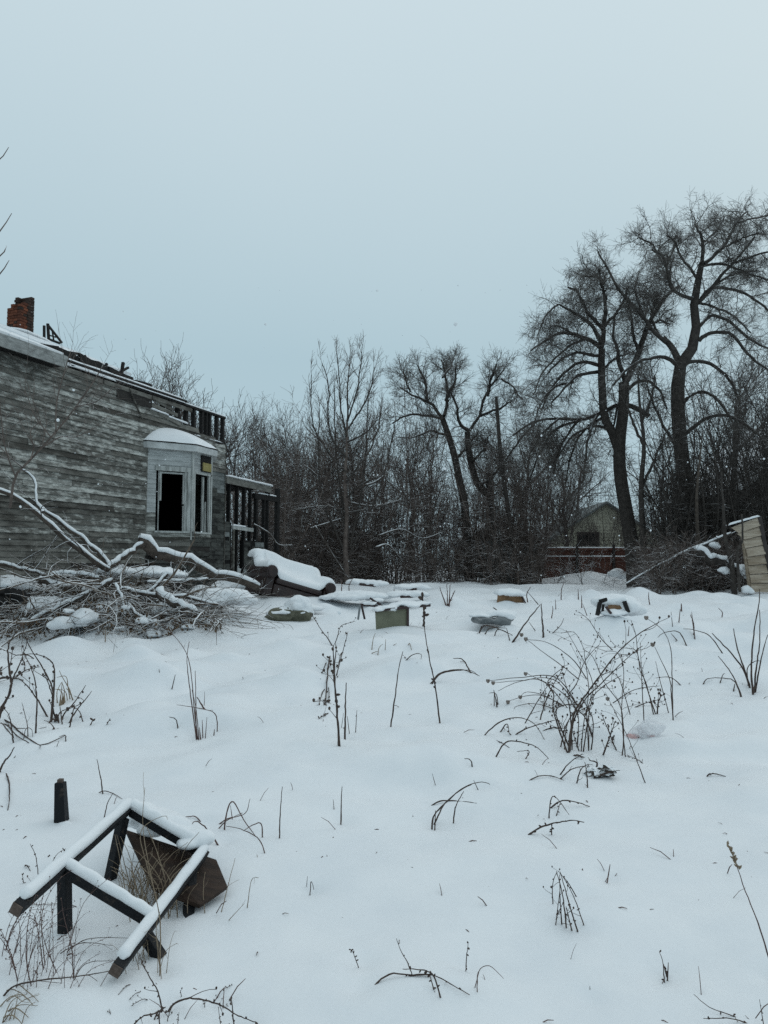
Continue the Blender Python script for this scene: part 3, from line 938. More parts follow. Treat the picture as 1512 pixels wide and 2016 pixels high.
# ---- rear wing, burnt to its frame
S_W = 6.75
wg = MB()
fbox(HW, S_R + 0.034, 3.86, -0.12, 0, GRADE - .4, 2.75, wg)
fbox(HW, 4.52, 5.75, -0.12, 0, GRADE - .4, 2.25, wg)
fbox(HW, S_R + .034, 5.3, -1.9, -1.8, GRADE - .4, 3.9, wg)
fbox(HW, S_R + .034, 5.3, -1.8, -0.13, 3.84, 3.9, wg)
fbox(HW, S_R + 0.034, 5.9, -3.3, -0.13, GRADE + .25, GRADE + .35, wg)
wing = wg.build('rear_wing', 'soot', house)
def wsub(mb, name, m, **k2): return sub(mb, name, m, wing, **k2)
z = GRADE
while z < 3.9:
    for (b0, b1, zt) in ((S_R + 0.04, 3.80, 2.75), (4.58, 5.75, 2.25)):
        if z > zt - 0.1: continue
        a = b0
        while a < b1 - 0.02:
            b = min(a + rnd.uniform(0.18, 0.34), b1)
            if rnd.random() < 0.9:
                clap(HW, a + .004, b - .004, z, z + 0.15, 0.002, wing, 'shingle_burnt' if rnd.random() < .9 else 'shingle_wall', 'shingle', 0.014, 0.01)
            a = b
    z += 0.135
a0, z0_ = HW.px(437, 934); a1, z1_ = HW.px(531, 960)
wsub(MB().bar(HW.p(S_R + .04, 0.045, 3.98), HW.p(6.1, 0.045, 3.93), 0.04, 0.20), 'eave_board', 'bare')
wsub(MB().add(*snow_ridge(HW.p(S_R + .1, 0.02, 4.08), HW.p(6.2, 0.02, 4.04), 0.20, 0.06, 30, seed=21)), 'snow_line', 'snow_roof', smooth=True)
wsub(MB().bar(HW.p(5.2, -0.05, 3.66), HW.p(S_W, -0.05, 3.66), 0.12, 0.16), 'beam', 'char')
wsub(MB().add(*snow_ridge(HW.p(5.5, -0.05, 3.745), HW.p(6.6, -0.05, 3.745), 0.11, 0.05, 20, seed=22)), 'snow_line', 'snow_roof', smooth=True)
for x, w_, zt in ((548, 0.17, 4.02), (528, 0.055, 3.6), (521, 0.06, 3.6), (506, 0.10, 3.6), (494, 0.05, 3.8), (482, 0.07, 3.85), (468, 0.05, 3.85), (452, 0.06, 3.85)):
    a, _ = HW.px(x, 1000)
    wsub(MB().bar(HW.p(a, -0.06, GRADE - .3), HW.p(a + .02, -0.05, zt), 0.11, w_, up=tuple(HW.d)), 'post', 'char')
wsub(MB().bar(HW.p(6.05, -0.05, 3.70), HW.p(6.05, -0.05, 3.98), 0.1, 0.14), 'block', 'char')
wsub(MB().bar(HW.p(5.76, -0.06, 1.35), HW.p(S_W, -0.06, 1.30), 0.10, 0.12), 'rail', 'char')
wsub(MB().add(*snow_ridge(HW.p(5.9, -0.06, 1.41), HW.p(6.6, -0.06, 1.37), 0.16, 0.06, 12, seed=23)), 'snow_line', 'snow_roof', smooth=True)
wsub(MB().bar(HW.p(3.90, 0.05, GRADE), HW.p(3.90, 0.05, 2.55), 0.05, 0.09, up=tuple(HW.d)), 'door_casing', 'bare')
wsub(MB().bar(HW.p(3.84, 0.05, 2.62), HW.p(5.0, 0.05, 2.58), 0.05, 0.11), 'door_head', 'trim')
wsub(MB().add(*snow_ridge(HW.p(3.84, 0.05, 2.66), HW.p(4.6, 0.05, 2.65), 0.07, 0.05, 12, seed=24)), 'snow_line', 'snow_roof', smooth=True)
wsub(MB().bar(HW.p(4.12, -0.02, GRADE + .1), HW.p(4.34, -0.03, GRADE + .98), 0.03, 0.26, up=tuple(HW.d)), 'leaning_panel', 'bay_paint')

# ------------------------------------------------------------------ buildings beyond the lot
def gable_house(name, label, d, x0, x1, y_eave, x_ap, y_ap, depth, wall_m, windows, rows, roofm='dark_siding', back=0.45, cat='house', snow=True):
    A, B = P(x0, y_eave, d), P(x1, y_eave, d)
    C = P(x_ap, y_ap, d)
    zb = 0.2
    root = empty(name, ((A[0] + B[0]) / 2, d, zb), label, cat)
    mb = MB()
    y1 = d + depth
    f = [(A[0], d, zb), (B[0], d, zb), (B[0], d, B[2]), (C[0], d, C[2]), (A[0], d, A[2])]
    bk = [(p[0], y1, p[2]) for p in f]
    mb.add(f + bk, [(0, 1, 2, 3, 4), (9, 8, 7, 6, 5), (0, 5, 6, 1), (1, 6, 7, 2), (4, 9, 5, 0)])
    mb.build('wall', wall_m, root)
    if rows:
        zc = zb + 0.9
        w_ = root.children[0]
        while zc < C[2] - 0.15:
            if zc <= A[2]: xa, xb = A[0], B[0]
            else:
                t = (zc - A[2]) / (C[2] - A[2]); xa = A[0] + (C[0] - A[0]) * t
                t = (zc - B[2]) / (C[2] - B[2]); xb = B[0] + (C[0] - B[0]) * t
            sub(MB().hexa([(xa, d - .022, zc), (xb, d - .022, zc), (xb, d, zc), (xa, d, zc), (xa, d - .006, zc + rows), (xb, d - .006, zc + rows), (xb, d, zc + rows), (xa, d, zc + rows)]), 'siding_board', wall_m, w_)
            zc += rows + 0.004
    for (ea, nm) in ((A, 0), (B, 1)):
        dx = (ea[0] - C[0]); dz = ea[2] - C[2]; l = math.hypot(dx, dz)
        ex, ez = ea[0] + dx / l * 0.45, ea[2] + dz / l * 0.45
        lo, hi = (ex, ez), (C[0], C[2])
        r_ = MB().hexa([(lo[0], d - .3, lo[1]), (hi[0], d - .3, hi[1] + .004), (hi[0], y1 + .3, hi[1] + .004), (lo[0], y1 + .3, lo[1]),
                        (lo[0], d - .3, lo[1] + .14), (hi[0], d - .3, hi[1] + .14), (hi[0], y1 + .3, hi[1] + .14), (lo[0], y1 + .3, lo[1] + .14)])
        ro = r_.build('roof', roofm, root)
        if snow:
            s_ = MB().hexa([(lo[0], d - .28, lo[1] + .142), (hi[0], d - .28, hi[1] + .142), (hi[0], y1 + .28, hi[1] + .142), (lo[0], y1 + .28, lo[1] + .142),
                            (lo[0], d - .24, lo[1] + .24), (hi[0], d - .24, hi[1] + .26), (hi[0], y1 + .28, hi[1] + .26), (lo[0], y1 + .28, lo[1] + .24)])
            sub(s_, 'snow_layer', 'snow_roof', ro)
    for (wx0, wy0, wx1, wy1) in windows:
        a, b = P(wx0, wy1, d - .03), P(wx1, wy0, d - .03)
        wf = MB()
        for q in ((a[0] - .08, a[0], a[2] - .08, b[2] + .08), (b[0], b[0] + .08, a[2] - .08, b[2] + .08), (a[0], b[0], a[2] - .08, a[2]), (a[0], b[0], b[2], b[2] + .08), ((a[0] + b[0]) / 2 - .03, (a[0] + b[0]) / 2 + .03, a[2], b[2])):
            wf.hexa([(q[0], d - .09, q[2]), (q[1], d - .09, q[2]), (q[1], d - .025, q[2]), (q[0], d - .025, q[2]), (q[0], d - .09, q[3]), (q[1], d - .09, q[3]), (q[1], d - .025, q[3]), (q[0], d - .025, q[3])])
        wo_ = wf.build('window', 'trim' if wall_m != 'cream' else 'dark_siding', root)
        for xa, xb in ((a[0], (a[0] + b[0]) / 2 - .03), ((a[0] + b[0]) / 2 + .03, b[0])):
            sub(MB().hexa([(xa, d - .06, a[2]), (xb, d - .06, a[2]), (xb, d - .03, a[2]), (xa, d - .03, a[2]), (xa, d - .06, b[2]), (xb, d - .06, b[2]), (xb, d - .03, b[2]), (xa, d - .03, b[2])]), 'pane', 'glass', wo_)
    return root
gable_house('cream_house', 'cream gabled house beyond the dark red fence under the big trees', 44, 1085, 1300, 1062, 1192, 992, 9, 'cream', [(1139, 1050, 1177, 1073)], 0.2, snow=False, roofm='grey_siding')
gable_house('grey_house', 'grey house with snowy roof glimpsed behind the leaning pole', 41, 925, 1056, 1062, 980, 1024, 8, 'grey_siding', [(955, 1072, 985, 1098)], 0.22)
gable_house('tall_grey_house', 'tall grey-green house at the right edge behind the tan fence panel', 31, 1482, 1790, 955, 1640, 800, 9, 'grey_siding', [(1560, 990, 1600, 1050)], 0.18)
gable_house('dark_shed', 'low dark shed behind the thicket next to the burnt house', 39, 548, 742, 1062, 640, 1036, 6, 'dark_siding', [], 0.24, cat='shed')

# dark red fence behind the big trees: vertical boards, rails with snow on them, posts
fe = empty('board_fence', P(1200, 1120, 33.5), 'dark red board fence with snowy rails in front of the cream house', 'fence')
FD = 33.5
x = 1066
while x < 1420:
    a, b = P(x, 1118, FD), P(x + 7.4, 1083 + rnd.uniform(-1.5, 1.5), FD)
    MB().hexa([(a[0], FD, 0.5), (b[0] - .012, FD, 0.5), (b[0] - .012, FD + .025, 0.5), (a[0], FD + .025, 0.5), (a[0], FD, b[2]), (b[0] - .012, FD, b[2]), (b[0] - .012, FD + .025, b[2]), (a[0], FD + .025, b[2])]).build('board', 'fence_red', fe)
    x += 7.8
for yy in (1081, 1098):
    a, b = P(1066, yy, FD - .05), P(1420, yy, FD - .05)
    MB().bar(a, b, 0.09, 0.09).build('rail', 'fence_red', fe)
    MB().add(*snow_ridge((a[0], a[1], a[2] + .045), (b[0], b[1], b[2] + .045), 0.09, 0.05, 60, seed=yy)).build('snow_line', 'snow_roof', fe, smooth=True)
for x in (1068, 1136, 1208, 1282, 1354):
    a, b = P(x, 1125, FD - .08), P(x, 1072, FD - .08)
    MB().bar((a[0], FD - .08, .4), b, 0.1, 0.1).build('post', 'dark_siding', fe)

gf = empty('grey_board_fence', P(1000, 1130, 30.2), 'weathered grey board fence half hidden at the foot of the leaning pole', 'fence')
x = 948
while x < 1052:
    a, b = P(x, 1130, 30.2), P(x + 9.4, 1070 + rnd.uniform(-5, 6), 30.2)
    e_ = rnd.uniform(-.02, .02)
    MB().hexa([(a[0], 30.2 + e_, .4), (b[0] - .02, 30.2 + e_, .4), (b[0] - .02, 30.225 + e_, .4), (a[0], 30.225 + e_, .4), (a[0], 30.2 + e_, b[2]), (b[0] - .02, 30.2 + e_, b[2]), (b[0] - .02, 30.225 + e_, b[2]), (a[0], 30.225 + e_, b[2])]).build('board', 'grey_siding', gf)
    x += 10
MB().bar(P(948, 1085, 30.27), P(1052, 1085, 30.27), .05, .09).build('rail', 'grey_siding', gf)
# ------------------------------------------------------------------ trees
BIG = ((12, 0.12, (35, 80), (0.45, 1.45), 0.55, 6, 0.18, -0.01, 0.008),
       (9, 0.12, (30, 75), (0.30, 0.85), 0.6, 4, 0.23, 0.0, 0.0055),
       (7, 0.12, (30, 75), (0.16, 0.44), 0.7, 2, 0.28, 0.02, 0.0044))
make_tree('bare_tree', 'tallest bare tree at the right edge with a thick dark forked trunk', 26,
    [[(1382, 1150, 42), (1374, 1075, 36), (1352, 960, 31), (1338, 850, 28), (1335, 770, 27), (1342, 718, 23), (1359, 696, 21), (1372, 665, 19), (1369, 614, 17), (1367, 594, 16), (1376, 550, 13), (1381, 522, 11)],
     [(1336, 775, 20), (1340, 730, 17), (1325, 690, 13), (1305, 668, 11)]],
    [limb('1381,522 1383,478 1374,455 1364,442', 9, 3), limb('1384,519 1420,489 1448,446 1464,428 1474,420', 9, 3),
     limb('1376,594 1406,563 1440,519 1488,468', 9, 4), limb('1376,597 1400,573 1457,583 1512,624', 8, 4),
     limb('1374,644 1400,621 1433,631 1474,665 1512,685', 8, 4), limb('1376,671 1400,655 1437,658 1467,699 1508,736', 9, 4),
     limb('1312,674 1300,664 1281,648 1264,624 1237,597 1210,563 1186,518 1172,497', 10, 3),
     limb('1367,590 1332,577 1312,556 1301,512 1275,497', 8, 3.5), limb('1312,556 1315,516 1335,476', 6, 3.5),
     limb('1349,716 1372,712 1406,726 1433,756 1450,800', 9, 4), limb('1335,720 1305,704 1264,712 1230,729 1200,760', 9, 4),
     limb('1454,438 1490,430 1540,420', 5, 3), limb('1440,519 1500,500 1560,495', 5, 3), limb('1381,524 1420,520 1470,535 1540,560', 6, 3),
     limb('1338,800 1380,770 1420,790 1460,850', 9, 4), limb('1342,860 1400,820 1460,830 1520,880', 9, 4), limb('1376,550 1350,520 1330,480 1310,462', 6, 3),
     limb('1345,900 1310,850 1290,800 1275,760', 7, 3), limb('1383,478 1408,450 1422,432', 5, 3), limb('1420,489 1450,470 1490,455', 5, 3), limb('1406,563 1440,545 1490,540', 5, 3), limb('1367,594 1400,600 1440,610 1480,650', 6, 3), limb('1281,648 1260,600 1255,560 1262,530', 6, 3), limb('1305,668 1290,620 1300,580', 6, 3), limb('1335,577 1322,540 1325,505', 5, 3), limb('1301,512 1290,480 1262,462', 5, 3)],
    BIG, 'bark', 1, djs=2.6)
make_tree('bare_tree', 'broad bare tree with drooping limbs, left of the tallest tree', 27,
    [limb('1248,1115 1242,1063 1234,1012 1223,945 1220,900 1222,860 1230,800 1230,756', 30, 20),
     limb('1220,892 1205,850 1190,817 1183,732 1183,685', 20, 13)],
    [limb('1230,756 1257,692 1271,651 1288,617 1312,583 1335,560', 14, 5), limb('1232,760 1218,715 1211,685 1204,660 1212,620', 10, 4),
     limb('1183,685 1186,648 1193,590 1190,555', 11, 4), limb('1183,685 1149,668 1105,658 1075,672 1042,690', 10, 3.5),
     limb('1183,675 1163,641 1129,617 1098,600', 9, 3.5), limb('1186,648 1156,614 1135,580 1115,566', 8, 3.5), limb('1176,732 1142,736 1115,756 1085,790', 8, 3.5),
     limb('1278,820 1244,800 1217,797 1176,817 1142,827 1102,824 1054,831 1010,858', 11, 4),
     limb('1142,827 1120,850 1100,890 1090,930', 6, 3), limb('1176,817 1160,850 1150,900 1146,945', 6, 3), limb('1102,824 1075,850 1050,890', 5, 3), limb('1217,797 1205,830 1200,880', 5, 3),
     limb('1183,720 1150,712 1120,722 1095,750 1072,800', 8, 3.5), limb('1257,692 1240,640 1236,600', 7, 3.5), limb('1271,651 1295,630 1320,640', 6, 3.5),
     limb('1230,770 1262,748 1290,760 1310,800', 8, 3.5), limb('1186,650 1215,610 1235,570', 7, 3.5), limb('1193,590 1180,550 1172,530', 6, 3), limb('1183,700 1140,690 1110,700 1080,730', 7, 3.5),
     limb('1205,850 1170,840 1130,860 1100,900', 7, 3.5), limb('1054,831 1020,870 990,930', 5, 3), limb('1163,641 1150,600 1140,572', 5, 3), limb('1149,668 1115,640 1085,632', 5, 3), limb('1288,617 1270,590 1262,570', 5, 3), limb('1190,560 1170,545 1150,545', 5, 3), limb('1183,732 1215,700 1240,690', 6, 3), limb('1149,668 1110,690 1075,730 1055,780', 6, 2.5), limb('1115,756 1085,770 1060,810 1045,860', 6, 2.5), limb('1098,600 1072,622 1055,655', 5, 2.5), limb('1142,827 1090,850 1055,900 1040,950', 6, 2.5), limb('1192,820 1150,850 1125,900 1115,955', 6, 2.5)],
    BIG, 'bark', 2, djs=2.6)
make_tree('bare_tree', 'narrow dark tree trunk between the two big trees and the fence', 25,
    [limb('1268,1140 1266,1060 1262,960 1268,880 1260,800 1255,740', 15, 3)],
    [limb('1262,960 1290,900 1310,850', 6, 3), limb('1268,880 1240,830 1225,790', 6, 3), limb('1262,830 1285,780 1290,740', 6, 3)],
    ((8, 0.1, (30, 65), (0.6, 1.5), 0.6, 5, 0.18, 0.05, 0.008), (7, 0.1, (30, 65), (0.3, 0.7), 0.6, 3, 0.2, 0.03, 0.0055)), 'bark', 3)

MID = ((15, 0.08, (25, 70), (0.45, 1.25), 0.5, 6, 0.15, 0.04, 0.008),
       (8, 0.12, (25, 65), (0.25, 0.70), 0.6, 4, 0.18, 0.05, 0.006),
       (6, 0.15, (30, 60), (0.12, 0.34), 0.7, 2, 0.2, 0.05, 0.0045))
make_tree('bare_tree', 'leaning bare tree with a round crown in the middle of the tree line', 30,
    [limb('925,1150 915,994 907,958 897,905 884,858 872,825', 17, 11)],
    [limb('872,825 844,792 808,772 783,758', 7, 2.4), limb('874,819 877,789 871,743 862,712', 8, 3), limb('877,789 900,750 905,722', 6, 3), limb('844,792 838,750 825,722', 6, 3),
     limb('897,905 920,880 940,860', 6, 3), limb('872,825 835,820 800,822 775,835', 6, 3), limb('884,858 850,850 815,860', 6, 3), limb('871,743 890,722 893,705', 5, 3), limb('808,772 800,745 792,728', 4, 3)],
    MID, 'bark', 4)
make_tree('bare_tree', 'bare tree with a crooked trunk right of the round-crowned tree', 30.5,
    [limb('960,1150 963,1044 965,977 944,958 930,911 924,872 924,848', 18, 11), limb('965,977 964,945 963,932', 17, 14)],
    [limb('924,848 901,832 894,802 880,780', 8, 3), limb('924,848 944,819 960,779 987,746 1000,726', 7, 2.4), limb('960,779 962,745 970,715', 6, 3), limb('944,819 985,806 1010,790', 6, 3),
     limb('944,958 980,930 995,900', 5, 3), limb('930,911 955,880 962,860', 5, 3), limb('987,746 1010,760 1030,790', 5, 3)],
    MID, 'bark', 5)
make_tree('sapling_clump', 'straight young tree with upright shoots in the thicket', 27,
    [limb('684,1150 680,1080 683,1010 679,950 683,880 683,830', 11, 3.6)],
    [limb('682,900 655,860 649,810 649,759 640,706', 4, 1.6), limb('682,860 672,810 668,760 664,699', 4, 1.6), limb('684,830 700,780 706,740 708,700', 4, 1.6), limb('686,1060 668,950 660,850 655,760', 5, 1.6),
     limb('682,850 715,800 730,760 735,720', 4, 1.6), limb('682,950 720,900 745,850 752,800', 4, 1.6), limb('682,930 640,880 620,830 616,740', 4, 1.6), limb('681,1010 730,1000 790,985 810,990', 4, 2),
     limb('681,1010 640,1000 590,1008', 4, 2), limb('682,980 720,950 765,928', 4, 2), limb('682,1040 640,960 600,920', 4, 2), limb('684,870 720,850 745,820', 4, 1.6), limb('684,830 686,770 688,735 690,702', 4, 1.5), limb('690,1080 712,960 720,860 722,770', 5, 1.6), limb('690,1090 740,980 762,900 775,820', 5, 1.6), limb('676,1080 640,990 628,900 632,800', 5, 1.6)],
    ((11, 0.10, (12, 40), (0.35, 1.1), 0.6, 5, 0.08, 0.10, 0.008), (6, 0.12, (15, 50), (0.2, 0.55), 0.6, 3, 0.1, 0.08, 0.006), (3, .2, (20, 50), (0.1, 0.25), .6, 2, .1, .1, .005)), 'bark_red', 6, djs=1.0)

# bare pole leaning out of the thicket, with wires behind
lp = px_poly(limb('1018,1140 1003,1024 987,908 980,825 977,781', 10, 6), 29, 14)
tag(MB().tube(lp[0], lp[1], 8).build('leaning_pole', 'bark', None, True), 'thin bare pole leaning left out of the thicket', 'pole')
for (x0_, y0_, x1_, y1_, sag, lab) in ((930, 975, 1620, 968, 4, 'lower of two thin overhead wires behind the trees'), (780, 862, 1100, 848, 3, 'upper of two thin overhead wires behind the crooked tree')):
    q = [P(x0_ + (x1_ - x0_) * t, y0_ + (y1_ - y0_) * t + sag * 4 * t * (1 - t), 38) for t in np.linspace(0, 1, 16)]
    tag(MB().tube(q, [0.016] * 16, 4).build('overhead_wire', 'wire', None, True), lab, 'wire')

# far bare trees behind the house and along the skyline, copies of a few grown shapes
def proto_tree(seed, H, spread, shoots):
    rg = np.random.default_rng(seed)
    n0 = 5
    base = np.zeros((1, 12, 3)); tt = np.linspace(0, 1, 12)
    base[0, :, 2] = tt * H * 0.62
    base[0, :, :2] = np.cumsum(rg.normal(0, 0.06, (12, 2)), axis=0)
    rad = (0.13 - 0.09 * tt)[None] * H / 8
    tr = tubes_np(base, rad, 7)
    c, r = sprout(base, rad, shoots, 0.22, (22, 48), (H * .32 * spread, H * .6 * spread), 0.6, 8, 0.10, 0.08, rg, rmin=0.014)
    parts = [tubes_np(c, r, 4)]
    c, r = sprout(c, r, 8, 0.15, (25, 55), (0.7, 1.9), 0.6, 5, 0.13, 0.09, rg, rmin=0.010); parts.append(tubes_np(c, r, 3))
    c, r = sprout(c, r, 6, 0.1, (25, 55), (0.35, 0.95), 0.6, 4, 0.15, 0.08, rg, rmin=0.007); parts.append(tubes_np(c, r, 3))
    c, r = sprout(c, r, 3, 0.1, (25, 55), (0.2, 0.5), 0.6, 2, 0.15, 0.08, rg, rmin=0.006); parts.append(tubes_np(c, r, 3))
    return tr, join_np(parts)
protos = []
for sd_i, (H, sp_, sh) in enumerate(((8, 0.75, 9), (7, 0.55, 11), (9, 0.65, 10))):
    tr, cr_ = proto_tree(40 + sd_i, H, sp_, sh)
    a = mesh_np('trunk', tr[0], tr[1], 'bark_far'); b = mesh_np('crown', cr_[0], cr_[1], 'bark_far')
    top = float(cr_[0][:, 2].max())
    protos.append((a, b, top))
used = [False] * 3
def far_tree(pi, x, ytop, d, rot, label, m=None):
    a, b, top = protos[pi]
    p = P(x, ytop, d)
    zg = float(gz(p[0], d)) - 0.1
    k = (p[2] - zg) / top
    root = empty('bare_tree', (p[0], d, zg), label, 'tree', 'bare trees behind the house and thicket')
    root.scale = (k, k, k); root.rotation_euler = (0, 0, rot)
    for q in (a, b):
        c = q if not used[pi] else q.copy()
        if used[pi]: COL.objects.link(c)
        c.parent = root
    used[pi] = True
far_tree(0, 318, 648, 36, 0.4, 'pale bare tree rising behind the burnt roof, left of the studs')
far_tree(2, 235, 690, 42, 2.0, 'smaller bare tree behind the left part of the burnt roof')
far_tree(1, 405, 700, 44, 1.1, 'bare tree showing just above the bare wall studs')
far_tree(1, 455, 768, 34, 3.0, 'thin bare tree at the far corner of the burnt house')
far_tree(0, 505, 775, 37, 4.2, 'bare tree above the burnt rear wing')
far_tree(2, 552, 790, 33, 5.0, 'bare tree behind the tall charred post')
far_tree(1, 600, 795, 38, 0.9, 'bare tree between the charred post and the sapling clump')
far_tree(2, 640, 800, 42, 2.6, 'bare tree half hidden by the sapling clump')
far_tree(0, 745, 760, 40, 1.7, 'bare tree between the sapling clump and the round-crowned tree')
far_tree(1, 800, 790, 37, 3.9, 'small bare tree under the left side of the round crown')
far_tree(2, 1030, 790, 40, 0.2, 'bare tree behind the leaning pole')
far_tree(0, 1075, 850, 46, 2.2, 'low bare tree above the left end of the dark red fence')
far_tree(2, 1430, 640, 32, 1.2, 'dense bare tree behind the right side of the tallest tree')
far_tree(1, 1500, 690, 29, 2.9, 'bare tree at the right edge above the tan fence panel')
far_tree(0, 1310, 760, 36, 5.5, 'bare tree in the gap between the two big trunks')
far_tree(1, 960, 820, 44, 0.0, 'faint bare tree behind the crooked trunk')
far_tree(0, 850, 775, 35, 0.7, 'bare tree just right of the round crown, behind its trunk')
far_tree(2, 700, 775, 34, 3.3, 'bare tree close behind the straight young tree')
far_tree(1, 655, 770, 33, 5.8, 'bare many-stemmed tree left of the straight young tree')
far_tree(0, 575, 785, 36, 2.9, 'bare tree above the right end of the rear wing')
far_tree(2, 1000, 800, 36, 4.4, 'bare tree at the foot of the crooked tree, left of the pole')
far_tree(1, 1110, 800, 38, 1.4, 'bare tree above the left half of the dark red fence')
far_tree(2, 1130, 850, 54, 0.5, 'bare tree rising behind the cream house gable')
far_tree(0, 355, 690, 40, 3.6, 'bare tree behind the hole in the burnt wall')
for i, (x, yt, d) in enumerate(((-420, 700, 33), (-150, 650, 40), (1700, 620, 34), (1950, 700, 38))):
    pass

# thicket: uncountable stems and twigs along the back of the lot
def thicket(name, label, n, xr, dr, hr, m, seed, tw=(6, 6), lean=0.10, r0=0.016):
    rg = np.random.default_rng(seed)
    px_ = rg.uniform(xr[0], xr[1], n); d = rg.uniform(dr[0], dr[1], n)
    X = (px_ - 756) / FPX * d
    Z = gz(X, d) - 0.1
    H = rg.uniform(hr[0], hr[1], n) * (1.0 + 0.7 * vn(X / 1.3 + seed, d / 2.5, seed)) if hr[1] > 4 else rg.uniform(hr[0], hr[1], n)
    SG = 8
    pts = np.empty((n, SG + 1, 3)); pts[:, 0] = np.stack([X, d, Z], -1)
    dr_v = rg.normal(0, lean, (n, 3)); dr_v[:, 2] = 1
    p = pts[:, 0].copy()
    for s_ in range(SG):
        dr_v = dr_v + rg.normal(0, 0.07, (n, 3)); dr_v /= np.linalg.norm(dr_v, axis=1, keepdims=True)
        p = p + dr_v * (H / SG)[:, None]; pts[:, s_ + 1] = p
    rad = (r0 * (0.6 + 2.4 * rg.uniform(0, 1, n) ** 3))[:, None] * np.linspace(1, 0.35, SG + 1)[None]
    parts = [tubes_np(pts, rad, 4)]
    c, r = sprout(pts, rad, tw[0], 0.08, (30, 80), (0.5, 1.5), 0.6, 5, 0.2, 0.02, rg, rmin=0.008); parts.append(tubes_np(c, r, 3))
    c, r = sprout(c, r, tw[1], 0.1, (30, 70), (0.25, 0.7), 0.6, 2, 0.24, 0.0, rg, rmin=0.006); parts.append(tubes_np(c, r, 3))
    V, Fq = join_np(parts)
    o = mesh_np(name, V, Fq, m)
    o['kind'] = 'stuff'; o['label'] = label; o['category'] = 'thicket'
    return o
thicket('thicket', 'dense dark thicket of bare stems along the back of the lot', 480, (530, 1065), (28.5, 34), (3.2, 7.6), 'bark_red', 60, (8, 6))
thicket('low_brush', 'low tangled brush at the foot of the tree line', 200, (520, 1045), (27, 33), (0.7, 2.0), 'bark_red', 61, (6, 6), 0.3, 0.010)
thicket('fence_brush', 'sparse snowy brush in front of the dark red fence', 20, (1062, 1300), (29, 33), (0.4, 1.2), 'bark_snowy', 67, (5, 5), 0.5, 0.010)
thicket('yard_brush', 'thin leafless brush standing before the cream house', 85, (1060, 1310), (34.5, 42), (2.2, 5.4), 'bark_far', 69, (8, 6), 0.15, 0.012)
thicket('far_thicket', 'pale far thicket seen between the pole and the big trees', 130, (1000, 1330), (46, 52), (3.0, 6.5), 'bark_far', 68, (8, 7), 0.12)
thicket('vine_thicket', 'dark vine-hung thicket at the right below the tallest tree', 360, (1295, 1560), (22.5, 29), (2.5, 7.0), 'bark', 62, (8, 6), 0.12)
thicket('right_brush', 'tangled brush in front of the right tree line', 220, (1280, 1540), (20.5, 24), (0.4, 1.4), 'bark_red', 63, (7, 6), 0.35, 0.010)
thicket('house_brush', 'leafless brush growing around the rear wing of the burnt house', 110, (425, 560), (25, 29), (1.5, 4.5), 'bark_red', 64, (8, 6), 0.12)

# snow-laden branches that show pale in the thicket
for s_, w_, d_, lab in (('693,990 735,996 790,984', 5, 27.5, 'snowy branch arching level in the upper thicket'),
                     ('740,1078 762,1072 780,1090 800,1120', 5, 27, 'snowy branch bending down to the snow in the thicket'),
                     ('745,1055 790,1042 830,1060 870,1048', 4, 27.3, 'long wavy snowy branch across the middle of the thicket'),
                     ('720,955 740,948 765,928', 5, 27.2, 'short snowy branch highest in the thicket'),
                     ('612,1040 650,1028 680,1018', 4, 27, 'snowy branch left of the straight young tree'),
                     ('500,1032 530,1050 548,1072 575,1073', 4, 22, 'pale snowy branch hooked in front of the charred post'),
                     ('620,1035 655,1092 690,1145', 4, 26, 'thin dark branch slanting down to the snow behind the sofa')):
    a, r = px_poly(limb(s_, w_, w_ * .55), d_, 14, 0.6)
    tag(MB().tube(a, r, 6).build('fallen_branch', 'bark_snowy', None, True), lab, 'branch')

